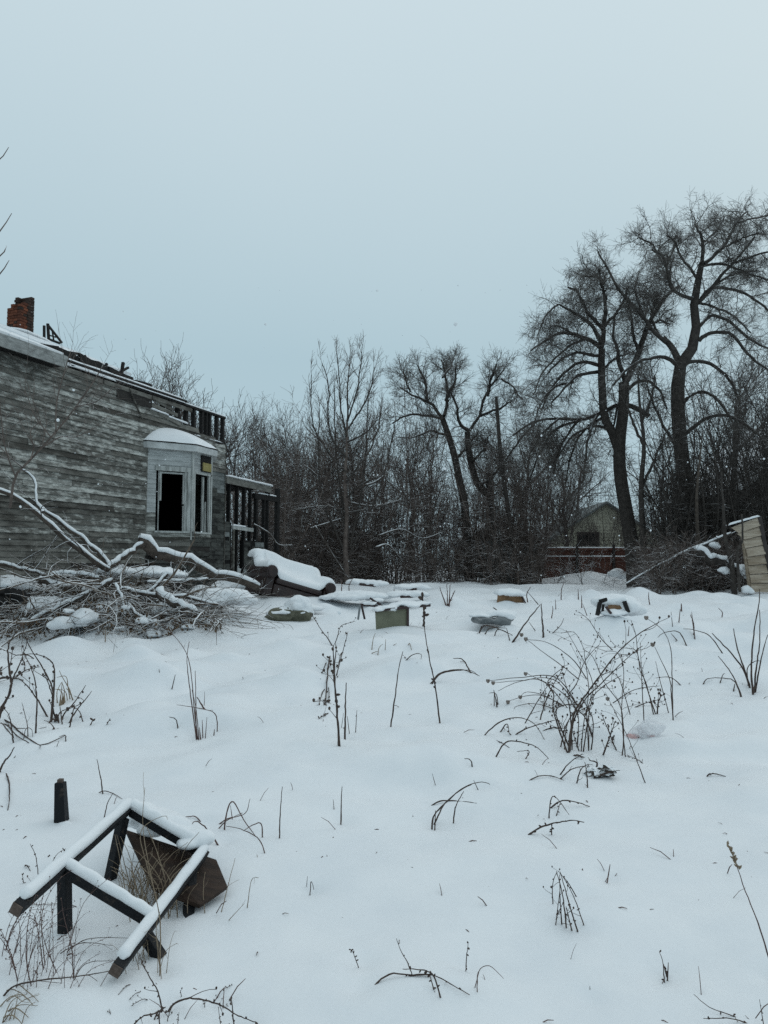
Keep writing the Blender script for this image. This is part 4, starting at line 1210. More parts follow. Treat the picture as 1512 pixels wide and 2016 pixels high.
# ------------------------------------------------------------------ fallen wood and the brush pile
def branch(name, label, s_, w0, w1, d, dj, m='log_wood', snow=0.6, seed=0, side=0, cat='branch', group=None):
    """a fallen limb: thing > wood, snow, side twigs"""
    a, r = px_poly(limb(s_, w0, w1), d, 18, dj)
    root = empty(name, (a[0][0], a[0][1], a[0][2]), label, cat, group)
    wob = np.array([[mnoise.noise(Vector((seed * 5.1, i * .5, q * 9.1))) for q in range(3)] for i in range(18)])
    a = a + wob * r[:, None] * 0.8
    r = r * (1 + 0.10 * wob[:, 0] + 0.045 * np.random.default_rng(seed).normal(0, 1, 18))
    MB().tube(a, r, 9).build('wood', m, root, True)
    if snow:
        # a cap of snow along the upper side
        c = a + np.array([0, 0, 1]) * (r * 0.52)[:, None]
        k = 8
        V_, F_ = [], []
        for i in range(18):
            t = a[min(i + 1, 17)] - a[max(i - 1, 0)]; t /= np.linalg.norm(t) + 1e-9
            sdv = np.cross(t, (0, 0, 1)); sdv /= np.linalg.norm(sdv) + 1e-9
            up = np.cross(sdv, t)
            ww = r[i] * (0.98 + 0.12 * mnoise.noise(Vector((i * .9, seed, 0)))); th = (r[i] * snow + 0.012) * (1 + 0.45 * mnoise.noise(Vector((i * .7, seed + 4, 0))))
            if i in (0, 17): th *= 0.4
            for j in range(k):
                f = math.pi * j / (k - 1)
                V_.append(c[i] + sdv * math.cos(f) * ww * .92 + up * (max(0, math.sin(f)) ** .8 * (th + r[i] * .5)))
        for i in range(17):
            for j in range(k - 1):
                q = i * k + j; F_.append((q, q + 1, q + k + 1, q + k))
            q = i * k; F_.append((q, q + k, q + 2 * k - 1, q + k - 1))
        F_.append(tuple(range(k))); F_.append(tuple(range(17 * k + k - 1, 17 * k - 1, -1)))
        MB().add(V_, F_).build('snow_cap', 'snow_roof', root, True)
    if side:
        rg = np.random.default_rng(seed + 500)
        c_, r_ = sprout(a[None], r[None], side, 0.15, (30, 70), (0.4, 1.1), 0.4, 5, 0.15, 0.0, rg, rmin=0.006)
        p_ = [tubes_np(c_, r_, 4)]
        c_, r_ = sprout(c_, r_, 4, 0.2, (30, 60), (0.2, 0.5), 0.6, 3, 0.2, 0.0, rg, rmin=0.004); p_.append(tubes_np(c_, r_, 3))
        V_, F_ = join_np(p_)
        mesh_np('twigs', V_ - a[0], F_, 'bark_snowy', root)['kind'] = 'stuff'
    return root
branch('fallen_tree', 'thick fallen trunk with a broken upper end leaning over the brush pile', '272,1068 300,1080 340,1097 380,1112 420,1128 470,1142 510,1158', 25, 15, 13.6, 0.9, seed=1, snow=0.34, side=7)
branch('fallen_limb', 'long bare limb slanting up left from the brush pile, lower of the forked pair', '214,1124 182,1103 131,1062 91,1026 46,990 0,966 -60,945', 11, 7, 12.5, -1.4, seed=2, snow=0.4, side=3)
branch('fallen_limb', 'shorter limb of the forked pair above the brush pile, in front of the siding', '216,1112 178,1073 147,1050 104,1017 82,1001 66,986', 10, 5, 12.9, -0.3, seed=3, snow=0.4, side=3)
branch('fallen_limb', 'crooked limb rising from the fork against the clapboard wall', '84,1008 72,985 70,955 62,938 45,925', 6, 3, 12.3, 0.3, seed=4, snow=0.4)
branch('fallen_limb', 'short limb between the fork and the thick fallen trunk', '216,1118 236,1102 258,1088 280,1070', 11, 8, 12.7, 0.5, seed=5, snow=0.6)
for i, (s_, w0, w1, d, dj, lab) in enumerate((
        ('100,1137 130,1133 165,1135 195,1140', 16, 13, 12.2, .2, 'stubby snow-topped log lying level in the upper brush pile'),
        ('75,1142 105,1150 135,1156 170,1152', 13, 9, 12.0, .1, 'crooked snowy stick at the left of the brush pile'),
        ('220,1142 195,1158 165,1172 140,1186', 10, 8, 11.8, -.3, 'straight pale stick slanting across the middle of the brush pile'),
        ('150,1180 120,1196 85,1210 60,1224', 13, 9, 11.6, -.3, 'dark stick running down to the left edge of the pile'),
        ('310,1165 345,1188 370,1200 385,1210', 20, 14, 11.7, -.3, 'fat snow-capped log at the lower right of the brush pile'),
        ('290,1150 330,1146 380,1144 410,1140', 9, 6, 12.6, .4, 'slim branch lying level under the fallen trunk'),
        ('240,1160 300,1172 360,1176 430,1190', 9, 6, 12.0, -.2, 'long slim branch along the front of the brush pile'),
        ('226,1150 240,1180 246,1210', 7, 5, 11.6, -.2, 'short stick pointing down at us from the pile'),
        ('10,1170 60,1162 110,1170', 15, 12, 12.6, .2, 'snow-covered log at the far left of the pile'),
        ('250,1188 270,1210 300,1225', 6, 4, 11.4, -.2, 'thin curved stick at the front edge of the pile'),
        ('330,1130 300,1160 262,1182', 7, 5, 12.2, -.3, 'stick crossing under the middle of the trunk'),
        ('0,1110 40,1120 90,1132', 9, 6, 12.9, .2, 'weathered pole lying along the house side of the pile'))):
    branch('brush_stick', lab, s_, w0 * .9, w1 * .75, d, dj, seed=20 + i, snow=0.5, side=4, cat='branch', group='sticks of the brush pile')
# uncountable twigs of the pile
rg = np.random.default_rng(77)
n = 500
px_ = rg.uniform(-60, 440, n)
q_ = rg.uniform(0, 1, n)
d = 11.2 + 2.3 * rg.uniform(0, 1, n)
X = (px_ - 756) / FPX * d
hump = 0.12 + 0.52 * np.exp(-((px_ - 190) / 150) ** 2)
Z = gz(X, d) + rg.uniform(-0.05, 1, n) * hump
dv = rg.normal(0, 1, (n, 3)); dv[:, 2] = np.abs(dv[:, 2]) * 0.22 - 0.05
dv /= np.linalg.norm(dv, axis=1, keepdims=True)
L = rg.uniform(0.5, 1.5, n)
SG = 6
pts = np.empty((n, SG + 1, 3)); p = np.stack([X, d, Z], -1); pts[:, 0] = p
for s_ in range(SG):
    dv = dv + rg.normal(0, 0.13, (n, 3)); dv[:, 2] -= 0.035; dv /= np.linalg.norm(dv, axis=1, keepdims=True)
    p = p + dv * (L / SG)[:, None]; pts[:, s_ + 1] = p
rad = (0.005 + 0.022 * rg.uniform(0, 1, n) ** 3.0)[:, None] * np.linspace(1, .4, SG + 1)[None]
parts = [tubes_np(pts, rad, 4)]
c, r = sprout(pts, rad, 4, 0.2, (20, 60), (0.2, 0.7), 0.6, 4, 0.2, -0.02, rg, rmin=0.004); parts.append(tubes_np(c, r, 3))
V, Fq = join_np(parts)
bp_ = mesh_np('brush_pile', V, Fq, 'brush')
bp_['kind'] = 'stuff'; tag(bp_, 'tangled twigs of the brush pile beside the burnt house', 'brush')
# dead leaves and bark chips caught in it
_lx, _ly = np.linspace(-9, -1, 81), np.linspace(10.8, 14.2, 35)
_lz = gz(*np.meshgrid(_lx, _ly))
def LZ(x, y): return _lz[min(max(int(round((y - 10.8) / .1)), 0), 34), min(max(int(round((x + 9) / .1)), 0), 80)]
lf = MB()
for i in range(4200):
    x = rg.uniform(-60, 440); d_ = 11.1 + 2.2 * rg.uniform()
    X_ = (x - 756) / FPX * d_
    hp = 0.06 + 0.40 * math.exp(-((x - 190) / 150) ** 2)
    c = np.array([X_, d_, float(LZ(X_, d_)) + abs(rg.uniform(-.02, 1)) ** 1.4 * hp])
    u = rg.normal(0, 1, 3); u /= np.linalg.norm(u); v = np.cross(u, rg.normal(0, 1, 3)); v /= np.linalg.norm(v)
    a_, b_ = rg.uniform(.012, .045), rg.uniform(.010, .025)
    w_ = np.cross(u, v) * rg.uniform(-.01, .01)
    lf.add([c - u * a_, c - v * b_ + w_, c + u * a_, c + v * b_ + w_], [(0, 1, 2), (0, 2, 3)])
lo_ = lf.build('leaf_litter', 'leaf', None)
lo_['kind'] = 'stuff'; tag(lo_, 'dead brown leaves and bark chips caught in the brush pile', 'leaf litter')
sc2 = []
for i in range(230):
    x = rg.uniform(-50, 430); d_ = 11.2 + 2.2 * rg.uniform()
    X_ = (x - 756) / FPX * d_
    hp = 0.05 + 0.42 * math.exp(-((x - 190) / 150) ** 2)
    c = np.array([X_, d_, float(gz(X_, d_)) + rg.uniform(0, 1) * hp])
    k_ = rg.uniform(.02, .075)
    sc2.append((c, (k_ * rg.uniform(1, 2.2), k_ * rg.uniform(1, 1.8), k_ * rg.uniform(.45, .8)), rg.uniform(0, 3)))
sc_o = snow_blob('snow_clots', sc2, None, 0.022, smooth=3)
sc_o['kind'] = 'stuff'; tag(sc_o, 'clots of snow caught all through the brush pile', 'snow')
# black bars added to stand for the shade in the gap at far left
for i, (s_, w_, lab) in enumerate((('-40,1172 20,1168 56,1180', 26, 'upper black bar added for the shade in the hollow, far left of the pile'), ('-50,1190 0,1184 48,1194', 24, 'black bar added for the shade at the bottom of the hollow, far left'), ('10,1160 40,1176 62,1200', 16, 'slanting black bar added for the shade in the hollow, far left'))):
    a, r = px_poly(limb(s_, w_, w_ * .8), 11.75 - .1 * i, 8, .2)
    tag(MB().tube(a, r, 5).build('shade_bar', 'char', None), lab, 'shade filler')
# lumps of snow caught in the pile
for (x, y, d, rx, ry, rz_, lab) in ((165, 1212, 11.3, .20, .2, .12, 'plump snow lump on the left front of the brush pile'), (120, 1225, 11.1, .16, .14, .10, 'small snow lump at the left foot of the brush pile'),
                               (225, 1122, 12.9, .30, .2, .10, 'snow lump in the crotch of the forked limb'), (15, 1150, 12.8, .5, .3, .16, 'snow mound at the far left of the brush pile'),
                               (300, 1126, 13.4, .5, .3, .10, 'snow bank under the thick fallen trunk'), (90, 1190, 11.9, .38, .25, .14, 'snow lump on the left shoulder of the brush pile'),
                               (340, 1195, 11.9, .28, .2, .12, 'snow lump beside the fat log of the pile'), (440, 1175, 12.8, .5, .3, .16, 'snow drift between the brush pile and the sofa')):
    c = P(x, y, d)
    tag(snow_blob('snow_lump', [(c, (rx, ry, rz_), .3), (c + np.array([rx * .6, .05, -rz_ * .3]), (rx * .6, ry * .8, rz_ * .7), 1), (c + np.array([-rx * .5, 0, -rz_ * .35]), (rx * .7, ry * .9, rz_ * .6), .5)]), lab, 'snow lump')

# sapling in front of the house
rg = np.random.default_rng(31)
sp_root_px = limb('20,1000 30,938 60,905 110,850 150,800 185,750 205,715', 5.5, 1.6)
a, r = px_poly(sp_root_px, 10.5, 16, 0.4)
sap = empty('bare_sapling', a[0], 'thin bare sapling spreading its twigs across the house wall', 'sapling')
MB().tube(a, r, 7).build('trunk', 'bark_red', sap, True)
extra = [px_poly(limb(s_, 3, 1.2), 10.5, 16, rg.uniform(-.5, .5)) for s_ in ('60,905 66,880 60,850 80,830', '30,938 10,880 0,800 -5,740', '110,850 112,790 130,720 140,690', '85,880 120,860 150,860 190,840', '45,920 20,900 -20,860', '150,800 190,790 225,760', '100,860 70,820 50,770')]
cp = np.stack([a] + [e[0] for e in extra]); cr = np.stack([r] + [e[1] for e in extra])
p_ = [tubes_np(cp[1:], cr[1:], 5)]
c_, r_ = sprout(cp, cr, 9, 0.2, (25, 55), (0.4, 1.1), 0.5, 5, 0.1, 0.03, rg, rmin=0.0026); p_.append(tubes_np(c_, r_, 3))
c_, r_ = sprout(c_, r_, 4, 0.2, (25, 55), (0.15, 0.5), 0.6, 3, 0.12, 0.03, rg, rmin=0.0019); p_.append(tubes_np(c_, r_, 3))
V_, F_ = join_np(p_)
mesh_np('crown', V_ - a[0], F_, 'bark_red', sap)
# branch tips of a tree standing outside the left edge
root = empty('overhanging_tree', P(-330, 1330, 7.0), 'bare tree outside the left edge with only a few branch tips showing', 'tree')
tr_, rr_ = px_poly(limb('-330,1330 -320,900 -300,500 -280,200', 70, 20), 7.0, 16)
MB().tube(tr_, rr_, 9).build('trunk', 'bark', root, True)
ls = [px_poly(limb(s_, 5, 1.0), 7.0, 16, 0.2) for s_ in ('-300,520 -180,430 -70,360 -10,322 8,305 17,290', '-305,600 -180,540 -60,490 0,455 14,435 23,420', '-310,640 -180,600 -60,545 0,505 10,490 13,484', '-310,680 -180,640 -60,590 0,540 10,525 18,512')]
mb = MB()
for q in ls: mb.tube(q[0], q[1], 6)
mb.build('branches', 'bark_red', root, True)

# ------------------------------------------------------------------ right side: tan fence panel, dead wood
fp = empty('leaning_fence_panel', G(1490, 1165), 'tan plank fence panel with snow on top leaning at the right edge', 'fence panel')
D0 = 19.6
TLc, TRc = P(1462, 1030, D0 + .1), P(1493, 1018, D0)
BLc, BRc = P(1481, 1166, D0 - .1), P(1521, 1168, D0 - .15)
nb = 8
for i in range(nb):
    t0, t1 = i / nb, (i + 1) / nb - 0.012
    e = 0.012 * ((i * 7) % 3 - 1)
    a = TLc + (BLc - TLc) * t0; b = TRc + (BRc - TRc) * t0
    c = TRc + (BRc - TRc) * t1; d_ = TLc + (BLc - TLc) * t1
    ex = (b - a) / np.linalg.norm(b - a)
    ov_ = 0.55 * max(0, 1 - i / 2.2)
    a = a - ex * ov_ * .55; d_ = d_ - ex * max(0, ov_ * .55 - .16 * (i < 2))
    o = MB().quadslab(tuple(d_ + (0, -.02 + e, 0)), tuple(c + (0, -.02 + e, 0)), tuple(b + (0, .015 + e, 0)), tuple(a + (0, .015 + e, 0)), 0.03).build('plank', 'fence_tan', fp)
MB().bar(TRc + (0.03, 0.02, 0.02), BRc + (0.05, 0.02, -.1), 0.10, 0.09, up=(0, 1, 0)).build('post', 'dark_siding', fp)
MB().bar(TLc + (0.0, 0.07, -.1), BLc + (0.0, 0.07, -.1), 0.08, 0.08, up=(0, 1, 0)).build('post', 'fence_tan', fp)
MB().add(*snow_ridge(TLc + (-.38, 0, -.06), TRc + (.04, 0, .02), 0.10, 0.05, 16, seed=12)).build('snow_cap', 'snow_roof', fp, True)
branch('fallen_limb', 'long straight fallen limb leaning up to the tan fence panel', '1232,1150 1290,1118 1340,1092 1390,1072 1440,1050', 4, 7, 21, -0.5, seed=61, snow=0.3, m='bark', side=5)
branch('fallen_limb', 'thick broken log propped beside the tan fence panel', '1368,1085 1400,1100 1440,1115 1470,1150', 22, 15, 20.5, -.3, seed=62, snow=0.4, m='bark')
branch('dead_stem', 'grey dead stem standing left of the tan fence panel', '1447,1172 1440,1110 1428,1060 1424,1000 1420,930', 11, 3, 20, 0, seed=63, snow=0, m='bark', cat='dead stem')
branch('dead_stem', 'bent dead stem crossing the top of the tan fence panel', '1456,1165 1452,1090 1462,1060 1460,1012', 6, 3, 19.4, 0, seed=64, snow=0, m='bark', cat='dead stem')
branch('dead_stem', 'slim upright dead stem in the brush below the tallest tree', '1380,1172 1372,1020 1374,940 1384,850', 9, 2, 22, 0, seed=65, snow=0, m='log_wood', cat='dead stem')
for i, (x, y, d) in enumerate(((1425, 1122, 20.2), (1462, 1118, 20), (1470, 1160, 19.5), (1215, 1128, 29), (1250, 1135, 28), (1405, 1072, 20.6))):
    c = P(x, y, d)
    lab = ('snow lump stuck on the broken log', 'snow lump at the left edge of the tan panel', 'snow lump at the foot of the tan panel', 'larger snow mound in front of the dark red fence', 'smaller snow mound right of the other before the red fence', 'snow clot on the long leaning limb')[i]
    s_ = 1.9 if d > 25 else 1
    tag(snow_blob('snow_lump', [(c, (.13 * s_ * 1.3, .11 * s_, .10 * s_), .3), (c + np.array([.1 * s_, 0, -.06 * s_]), (.12 * s_, .1 * s_, .07 * s_), 1)], voxel=.025), lab, 'snow lump')

# ------------------------------------------------------------------ dumped furniture
# sofa, tipped to the right, facing right of the camera
SD = 15.6
sc0 = P(566, 1172, SD)
sofa = empty('sofa', sc0, 'dark brown rolled-arm sofa tipped over and buried in snow', 'sofa')
yaw = R(38)
Rm = (Matrix.Rotation(R(17), 4, 'Y') @ Matrix.Rotation(yaw, 4, 'Z'))
Rm = Matrix.Rotation(yaw, 4, 'Z')
# local axes: x = right (along the front), y = back, z = up; roll lowers the right side
Rl = Rm @ Matrix.Rotation(R(15), 4, 'Y')
def sl(x, y, z): return Vector(sc0) + Rl.to_3x3() @ Vector((x, y, z))
def sbox(x0, x1, y0, y1, z0, z1):
    return MB().hexa([sl(x0, y0, z0), sl(x1, y0, z0), sl(x1, y1, z0), sl(x0, y1, z0), sl(x0, y0, z1), sl(x1, y0, z1), sl(x1, y1, z1), sl(x0, y1, z1)])
HWD = 0.74
sbox(-HWD + .15, HWD - .15, -0.40, 0.35, -0.12, 0.12).build('seat_base', 'leather', sofa, bevel=0.03)
sbox(-HWD + .16, HWD - .16, -0.43, 0.25, 0.125, 0.25).build('seat_cushion', 'leather', sofa, bevel=0.05)
sbox(-HWD + .1, HWD - .1, 0.26, 0.45, 0.10, 0.66).build('backrest', 'leather', sofa, bevel=0.06)
for sgn in (-1, 1):
    cx = sgn * (HWD - .04)
    sbox(cx - .09, cx + .09, -0.40, 0.42, -0.14, 0.28).build('arm_panel', 'leather', sofa, bevel=0.02)
    yy = np.linspace(-0.47, 0.42, 8)
    ar = MB()
    q = [sl(cx + sgn * .03, y_, 0.33) for y_ in yy]
    ar.tube([tuple(v) for v in q], [0.125, .14, .14, .14, .14, .14, .14, .13], 18)
    ar.build('arm_roll', 'leather', sofa, smooth=False, bevel=0.012)
    MB().tube([tuple(sl(cx + sgn * .03, -.472, .33)), tuple(sl(cx + sgn * .03, -.486, .33))], [0.105, .098], 18).build('arm_rosette', 'leather', sofa)
nx_, ny_ = 72, 44
gx_ = np.linspace(-.86, .86, nx_); gy_ = np.linspace(-.42, .56, ny_)
XX, YY = np.meshgrid(gx_, gy_)
hh_ = np.full(XX.shape, 0.27)
hh_ = np.where(YY > .20, 0.68, hh_)
armd = (np.abs(np.abs(XX) - (HWD - .01)))
hh_ = np.where(armd < .15, np.maximum(hh_, 0.33 + np.sqrt(np.maximum(.0225 - armd ** 2, 0))), hh_)
hh_ = np.where(np.abs(XX) > HWD + .15, 0.20, hh_)
thk = 0.13 + 0.10 * np.exp(-((YY - .12) / .16) ** 2) * (np.abs(XX) < .62) + 0.10 * vn(XX * 2.2 + 7, YY * 2.2, 5)
for _ in range(22):
    pd = np.pad(hh_, 1, 'edge'); hh_ = (pd[:-2, 1:-1] + pd[2:, 1:-1] + pd[1:-1, :-2] + pd[1:-1, 2:] + hh_) / 5
ed = np.minimum.reduce([(XX + .86) / .16, (.86 - XX) / .16, (YY + .42) / .14, (.56 - YY) / .14])
ed = np.clip(ed, 0, 1); ed = np.sqrt(1 - (1 - ed) ** 2)
zt_ = hh_ - 0.03 + (thk + .02) * ed
zb_ = hh_ - 0.06
V_ = [tuple(sl(float(XX[j, i]), float(YY[j, i]), float(zt_[j, i]))) for j in range(ny_) for i in range(nx_)]
F_ = [(j * nx_ + i, j * nx_ + i + 1, (j + 1) * nx_ + i + 1, (j + 1) * nx_ + i) for j in range(ny_ - 1) for i in range(nx_ - 1)]
bs = len(V_)
rim = [i for i in range(nx_)] + [j * nx_ + nx_ - 1 for j in range(1, ny_)] + [(ny_ - 1) * nx_ + i for i in range(nx_ - 2, -1, -1)] + [j * nx_ for j in range(ny_ - 2, 0, -1)]
for q in rim:
    j, i = divmod(q, nx_)
    V_.append(tuple(sl(float(XX[j, i]) * .96, float(YY[j, i]) * .96, float(zb_[j, i]))))
nr_ = len(rim)
F_ += [(rim[t], bs + t, bs + (t + 1) % nr_, rim[(t + 1) % nr_]) for t in range(nr_)]
MB().add(V_, F_).build('snow_cap', 'snow_roof', sofa, True)
for i, (x, y, d, r_, lab) in enumerate(((700, 1172, 15.4, (.6, .35, .10), 'snow drift behind the overturned table, right of the sofa'), (590, 1195, 14.2, (.35, .25, .09), 'snow drift at the foot of the sofa'), (470, 1150, 16, (.5, .4, .16), 'snow bank behind the left arm of the sofa'))):
    c = P(x, y, d)
    tag(snow_blob('snow_drift', [(c, r_, 0), (c + np.array([r_[0] * .6, .1, -.03]), (r_[0] * .7, r_[1], r_[2] * .7), 0), (c - np.array([r_[0] * .6, 0, .03]), (r_[0] * .6, r_[1], r_[2] * .6), 0)]), lab, 'snow drift')

# overturned end table with an olive panel, and the chair frame left of it
TD = float(G(770, 1238)[1]) + .05
tb = empty('overturned_table', P(770, 1236, TD), 'overturned table with an olive panel and dark red frame', 'table')
a, b, c, d_ = P(741, 1242, TD), P(802, 1236, TD + .12), P(801, 1197, TD + .12), P(739, 1204, TD)
MB().quadslab(a, b, c, d_, 0.02).build('panel', 'olive', tb)
MB().bar(P(803, 1238, TD + .11), P(803, 1192, TD + .11), 0.035, 0.03, up=(0, 1, 0)).build('frame_post', 'dark_red_wood', tb)
MB().bar(P(763, 1200, TD - .02), P(806, 1195, TD + .1), 0.03, 0.035).build('frame_rail', 'dark_red_wood', tb)
MB().bar(P(806, 1195, TD + .12), P(846, 1192, TD + .5), 0.03, 0.035).build('frame_rail', 'dark_red_wood', tb)
MB().bar(P(738, 1204, TD), P(763, 1200, TD - .02), 0.02, 0.03).build('frame_rail', 'dark_red_wood', tb)
top = [P(738, 1202, TD - .04), P(805, 1194, TD + .08), P(848, 1190, TD + .55), P(770, 1188, TD + .6)]
MB().quadslab(*[tuple(q - (0, 0, .0)) for q in top], 0.02).build('table_top', 'dark_red_wood', tb)
snow_blob('snow_cap', [(P(760, 1197, TD + .12), (.2, .16, .04), .3), (P(800, 1189, TD + .3), (.26, .2, .045), .2), (P(745, 1200, TD + .02), (.1, .1, .03), 0), (P(835, 1187, TD + .5), (.15, .1, .03), 0)], tb, .02)
ch = empty('broken_chair', P(722, 1216, TD + .2), 'broken chair frame poking out of the snow left of the olive panel', 'chair')
for s_, m_ in (('709,1190 705,1220', 'grey_metal'), ('712,1192 718,1219', 'dark_red_wood'), ('710,1190 744,1194', 'dark_red_wood'), ('729,1178 752,1193', 'dark_red_wood')):
    (x0_, y0_), (x1_, y1_) = [tuple(map(float, q.split(','))) for q in s_.split()]
    MB().bar(P(x0_, y0_, TD + .2), P(x1_, y1_, TD + .2 + (.15 if y1_ < 1200 else 0)), 0.03, 0.03, up=(0, 1, 0)).build('leg' if y1_ > 1210 else 'rail', m_, ch)
snow_blob('snow_cap', [(P(728, 1187, TD + .25), (.12, .08, .03), 0), (P(742, 1182, TD + .35), (.12, .08, .035), .2)], ch, .015)

# boards lying under snow behind the table
for i, (s_, w_, lab) in enumerate((('708,1150 740,1153', 7, 'dark board end under snow, left of the boards behind the table'), ('800,1160 820,1160', 6, 'short dark board end under snow, rightmost behind the table'),
                              ('742,1178 770,1186', 7, 'dark board slanting down between sofa and table'), ('788,1175 812,1174', 6, 'dark board edge right behind the table top'))):
    (x0_, y0_), (x1_, y1_) = [tuple(map(float, q.split(','))) for q in s_.split()]
    gy = 17.5 - i * .7
    p0, p1 = P(x0_, y0_, gy), P(x1_, y1_, gy)
    bo = empty('snowy_board', p0, lab, 'board')
    MB().bar(p0, p1, 0.25, w_ * .7 * gy / FPX).build('plank', 'dark_red_wood', bo)
    v_ = (p1 - p0) / np.linalg.norm(p1 - p0)
    snow_blob('snow_cap', [(p0 + (p1 - p0) * t + (0, .12, .05), (.26, .25, .07), 0) for t in (-.2, .3, .8, 1.2)], bo, .025)

# olive tarp bundle with a round snow cap, in front of the sofa
gp = G(568, 1224)
tp_ = empty('tarp_bundle', gp, 'crumpled olive tarp bundle under a round snow cap before the sofa', 'tarp')
bm = bmesh.new()
def crumple(verts, amp, fr, seed):
    for v in verts:
        nv = mnoise.noise_vector(v.co * fr + Vector((seed, 0, 0)))
        v.co += nv * amp
bmesh.ops.create_icosphere(bm, subdivisions=4, radius=1, matrix=Matrix.Translation(P(568, 1214, gp[1] + .2)) @ Matrix.Diagonal((.40, .26, .17, 1)))
crumple(bm.verts, .11, 5, 3)
me = bpy.data.meshes.new('tarp'); bm.to_mesh(me); bm.free(); me.materials.append(M['tarp'])
o = bpy.data.objects.new('tarp', me); COL.objects.link(o); adopt(o, tp_)
snow_blob('snow_cap', [(P(590, 1188, gp[1] + .25), (.22, .2, .15), 0), (P(567, 1202, gp[1] + .25), (.36, .2, .07), 0), (P(545, 1207, gp[1] + .2), (.2, .15, .05), 0), (P(604, 1200, gp[1] + .2), (.10, .14, .16), 0)], tp_, .02)

# cardboard box under snow
gp = G(1004, 1185)
bx = empty('cardboard_box', gp, 'brown cardboard box under a snow cap near the tree line', 'box')
MB().hexa([P(978, 1186, gp[1]), P(1032, 1187, gp[1] + .15), P(1030, 1185, gp[1] + .6), P(985, 1184, gp[1] + .5), P(980, 1169, gp[1]), P(1026, 1170, gp[1] + .15), P(1026, 1168, gp[1] + .6), P(985, 1167, gp[1] + .5)]).build('carton', 'cardboard', bx)
MB().quadslab(P(1026, 1171, gp[1] + .14), P(1034, 1188, gp[1] + .1), P(1036, 1187, gp[1] + .3), P(1028, 1170, gp[1] + .4), .01).build('flap', 'dark_red_wood', bx)
snow_blob('snow_cap', [(P(1002, 1166, gp[1] + .25), (.30, .28, .09), 0), (P(985, 1166, gp[1] + .2), (.14, .2, .08), 0), (P(1022, 1169, gp[1] + .2), (.13, .2, .06), 0)], bx, .02)

# grey plastic sheet and a nest of stalks below it
gp = G(965, 1240)
pb = empty('plastic_sheet', gp, 'crumpled grey plastic sheet half under snow, right of the table', 'plastic sheet')
bm = bmesh.new()
bmesh.ops.create_icosphere(bm, subdivisions=4, radius=1, matrix=Matrix.Translation(P(970, 1221, gp[1] + .1)) @ Matrix.Diagonal((.34, .18, .075, 1)))
crumple(bm.verts, .07, 6, 9)
me = bpy.data.meshes.new('sheet'); bm.to_mesh(me); bm.free(); me.materials.append(M['grey_plastic'])
o = bpy.data.objects.new('sheet', me); COL.objects.link(o); adopt(o, pb)
snow_blob('snow_cap', [(P(985, 1208, gp[1] + .2), (.28, .2, .06), 0), (P(945, 1212, gp[1] + .15), (.2, .16, .045), 0), (P(1003, 1213, gp[1] + .1), (.09, .12, .06), 0)], pb, .02)

# dark open crate, right
gp = G(1212, 1212)
cr_o = empty('broken_crate', gp, 'dark open crate packed with snow near the right tree line', 'crate')
gd = gp[1]
MB().bar(P(1176, 1211, gd), P(1181, 1186, gd + .05), .05, .05, up=(0, 1, 0)).build('side', 'char', cr_o)
MB().bar(P(1181, 1184, gd + .05), P(1194, 1180, gd + .1), .05, .04, up=(0, 1, 0)).build('rim', 'char', cr_o)
MB().bar(P(1188, 1190, gd + .03), P(1186, 1204, gd + .02), .03, .03, up=(0, 1, 0)).build('slat', 'char', cr_o)
MB().bar(P(1229, 1184, gd + .05), P(1237, 1206, gd), .05, .05, up=(0, 1, 0)).build('side', 'char', cr_o)
MB().bar(P(1193, 1195, gd - .05), P(1203, 1208, gd - .1), .03, .03, up=(0, 1, 0)).build('slat', 'dark_red_wood', cr_o)
MB().quadslab(P(1194, 1200, gd + .06), P(1228, 1198, gd + .06), P(1226, 1190, gd + .1), P(1198, 1191, gd + .1), .02).build('back', 'cardboard', cr_o)
snow_blob('snow_cap', [(P(1206, 1182, gd + .3), (.26, .25, .10), 0), (P(1226, 1188, gd + .35), (.22, .25, .14), 0), (P(1210, 1206, gd + .02), (.22, .12, .05), 0), (P(1240, 1196, gd + .4), (.18, .25, .12), 0)], cr_o, .02)

# clear plastic bag with pink print
gp = G(1270, 1452)
bg_o = empty('plastic_bag', gp, 'clear crumpled plastic bag with pink print on the snow', 'plastic bag')
for nm, (x, y), rad_, m_, sd_ in (('bag', (1283, 1434), (.10, .07, .075), 'bag', 2), ('bag_neck', (1258, 1444), (.075, .06, .045), 'bag', 5), ('print', (1243, 1450), (.06, .045, .022), 'bag_pink', 7), ('handle', (1283, 1450), (.035, .03, .018), 'bag_pink', 8)):
    bm = bmesh.new()
    bmesh.ops.create_icosphere(bm, subdivisions=4, radius=1, matrix=Matrix.Translation(P(x, y, gp[1])) @ Matrix.Diagonal((*rad_, 1)))
    crumple(bm.verts, .035 if 'bag' in nm else .01, 14, sd_); crumple(bm.verts, .01, 40, sd_)
    me = bpy.data.meshes.new(nm); bm.to_mesh(me); bm.free(); me.materials.append(M[m_])
    o = bpy.data.objects.new(nm, me); COL.objects.link(o); adopt(o, bg_o)

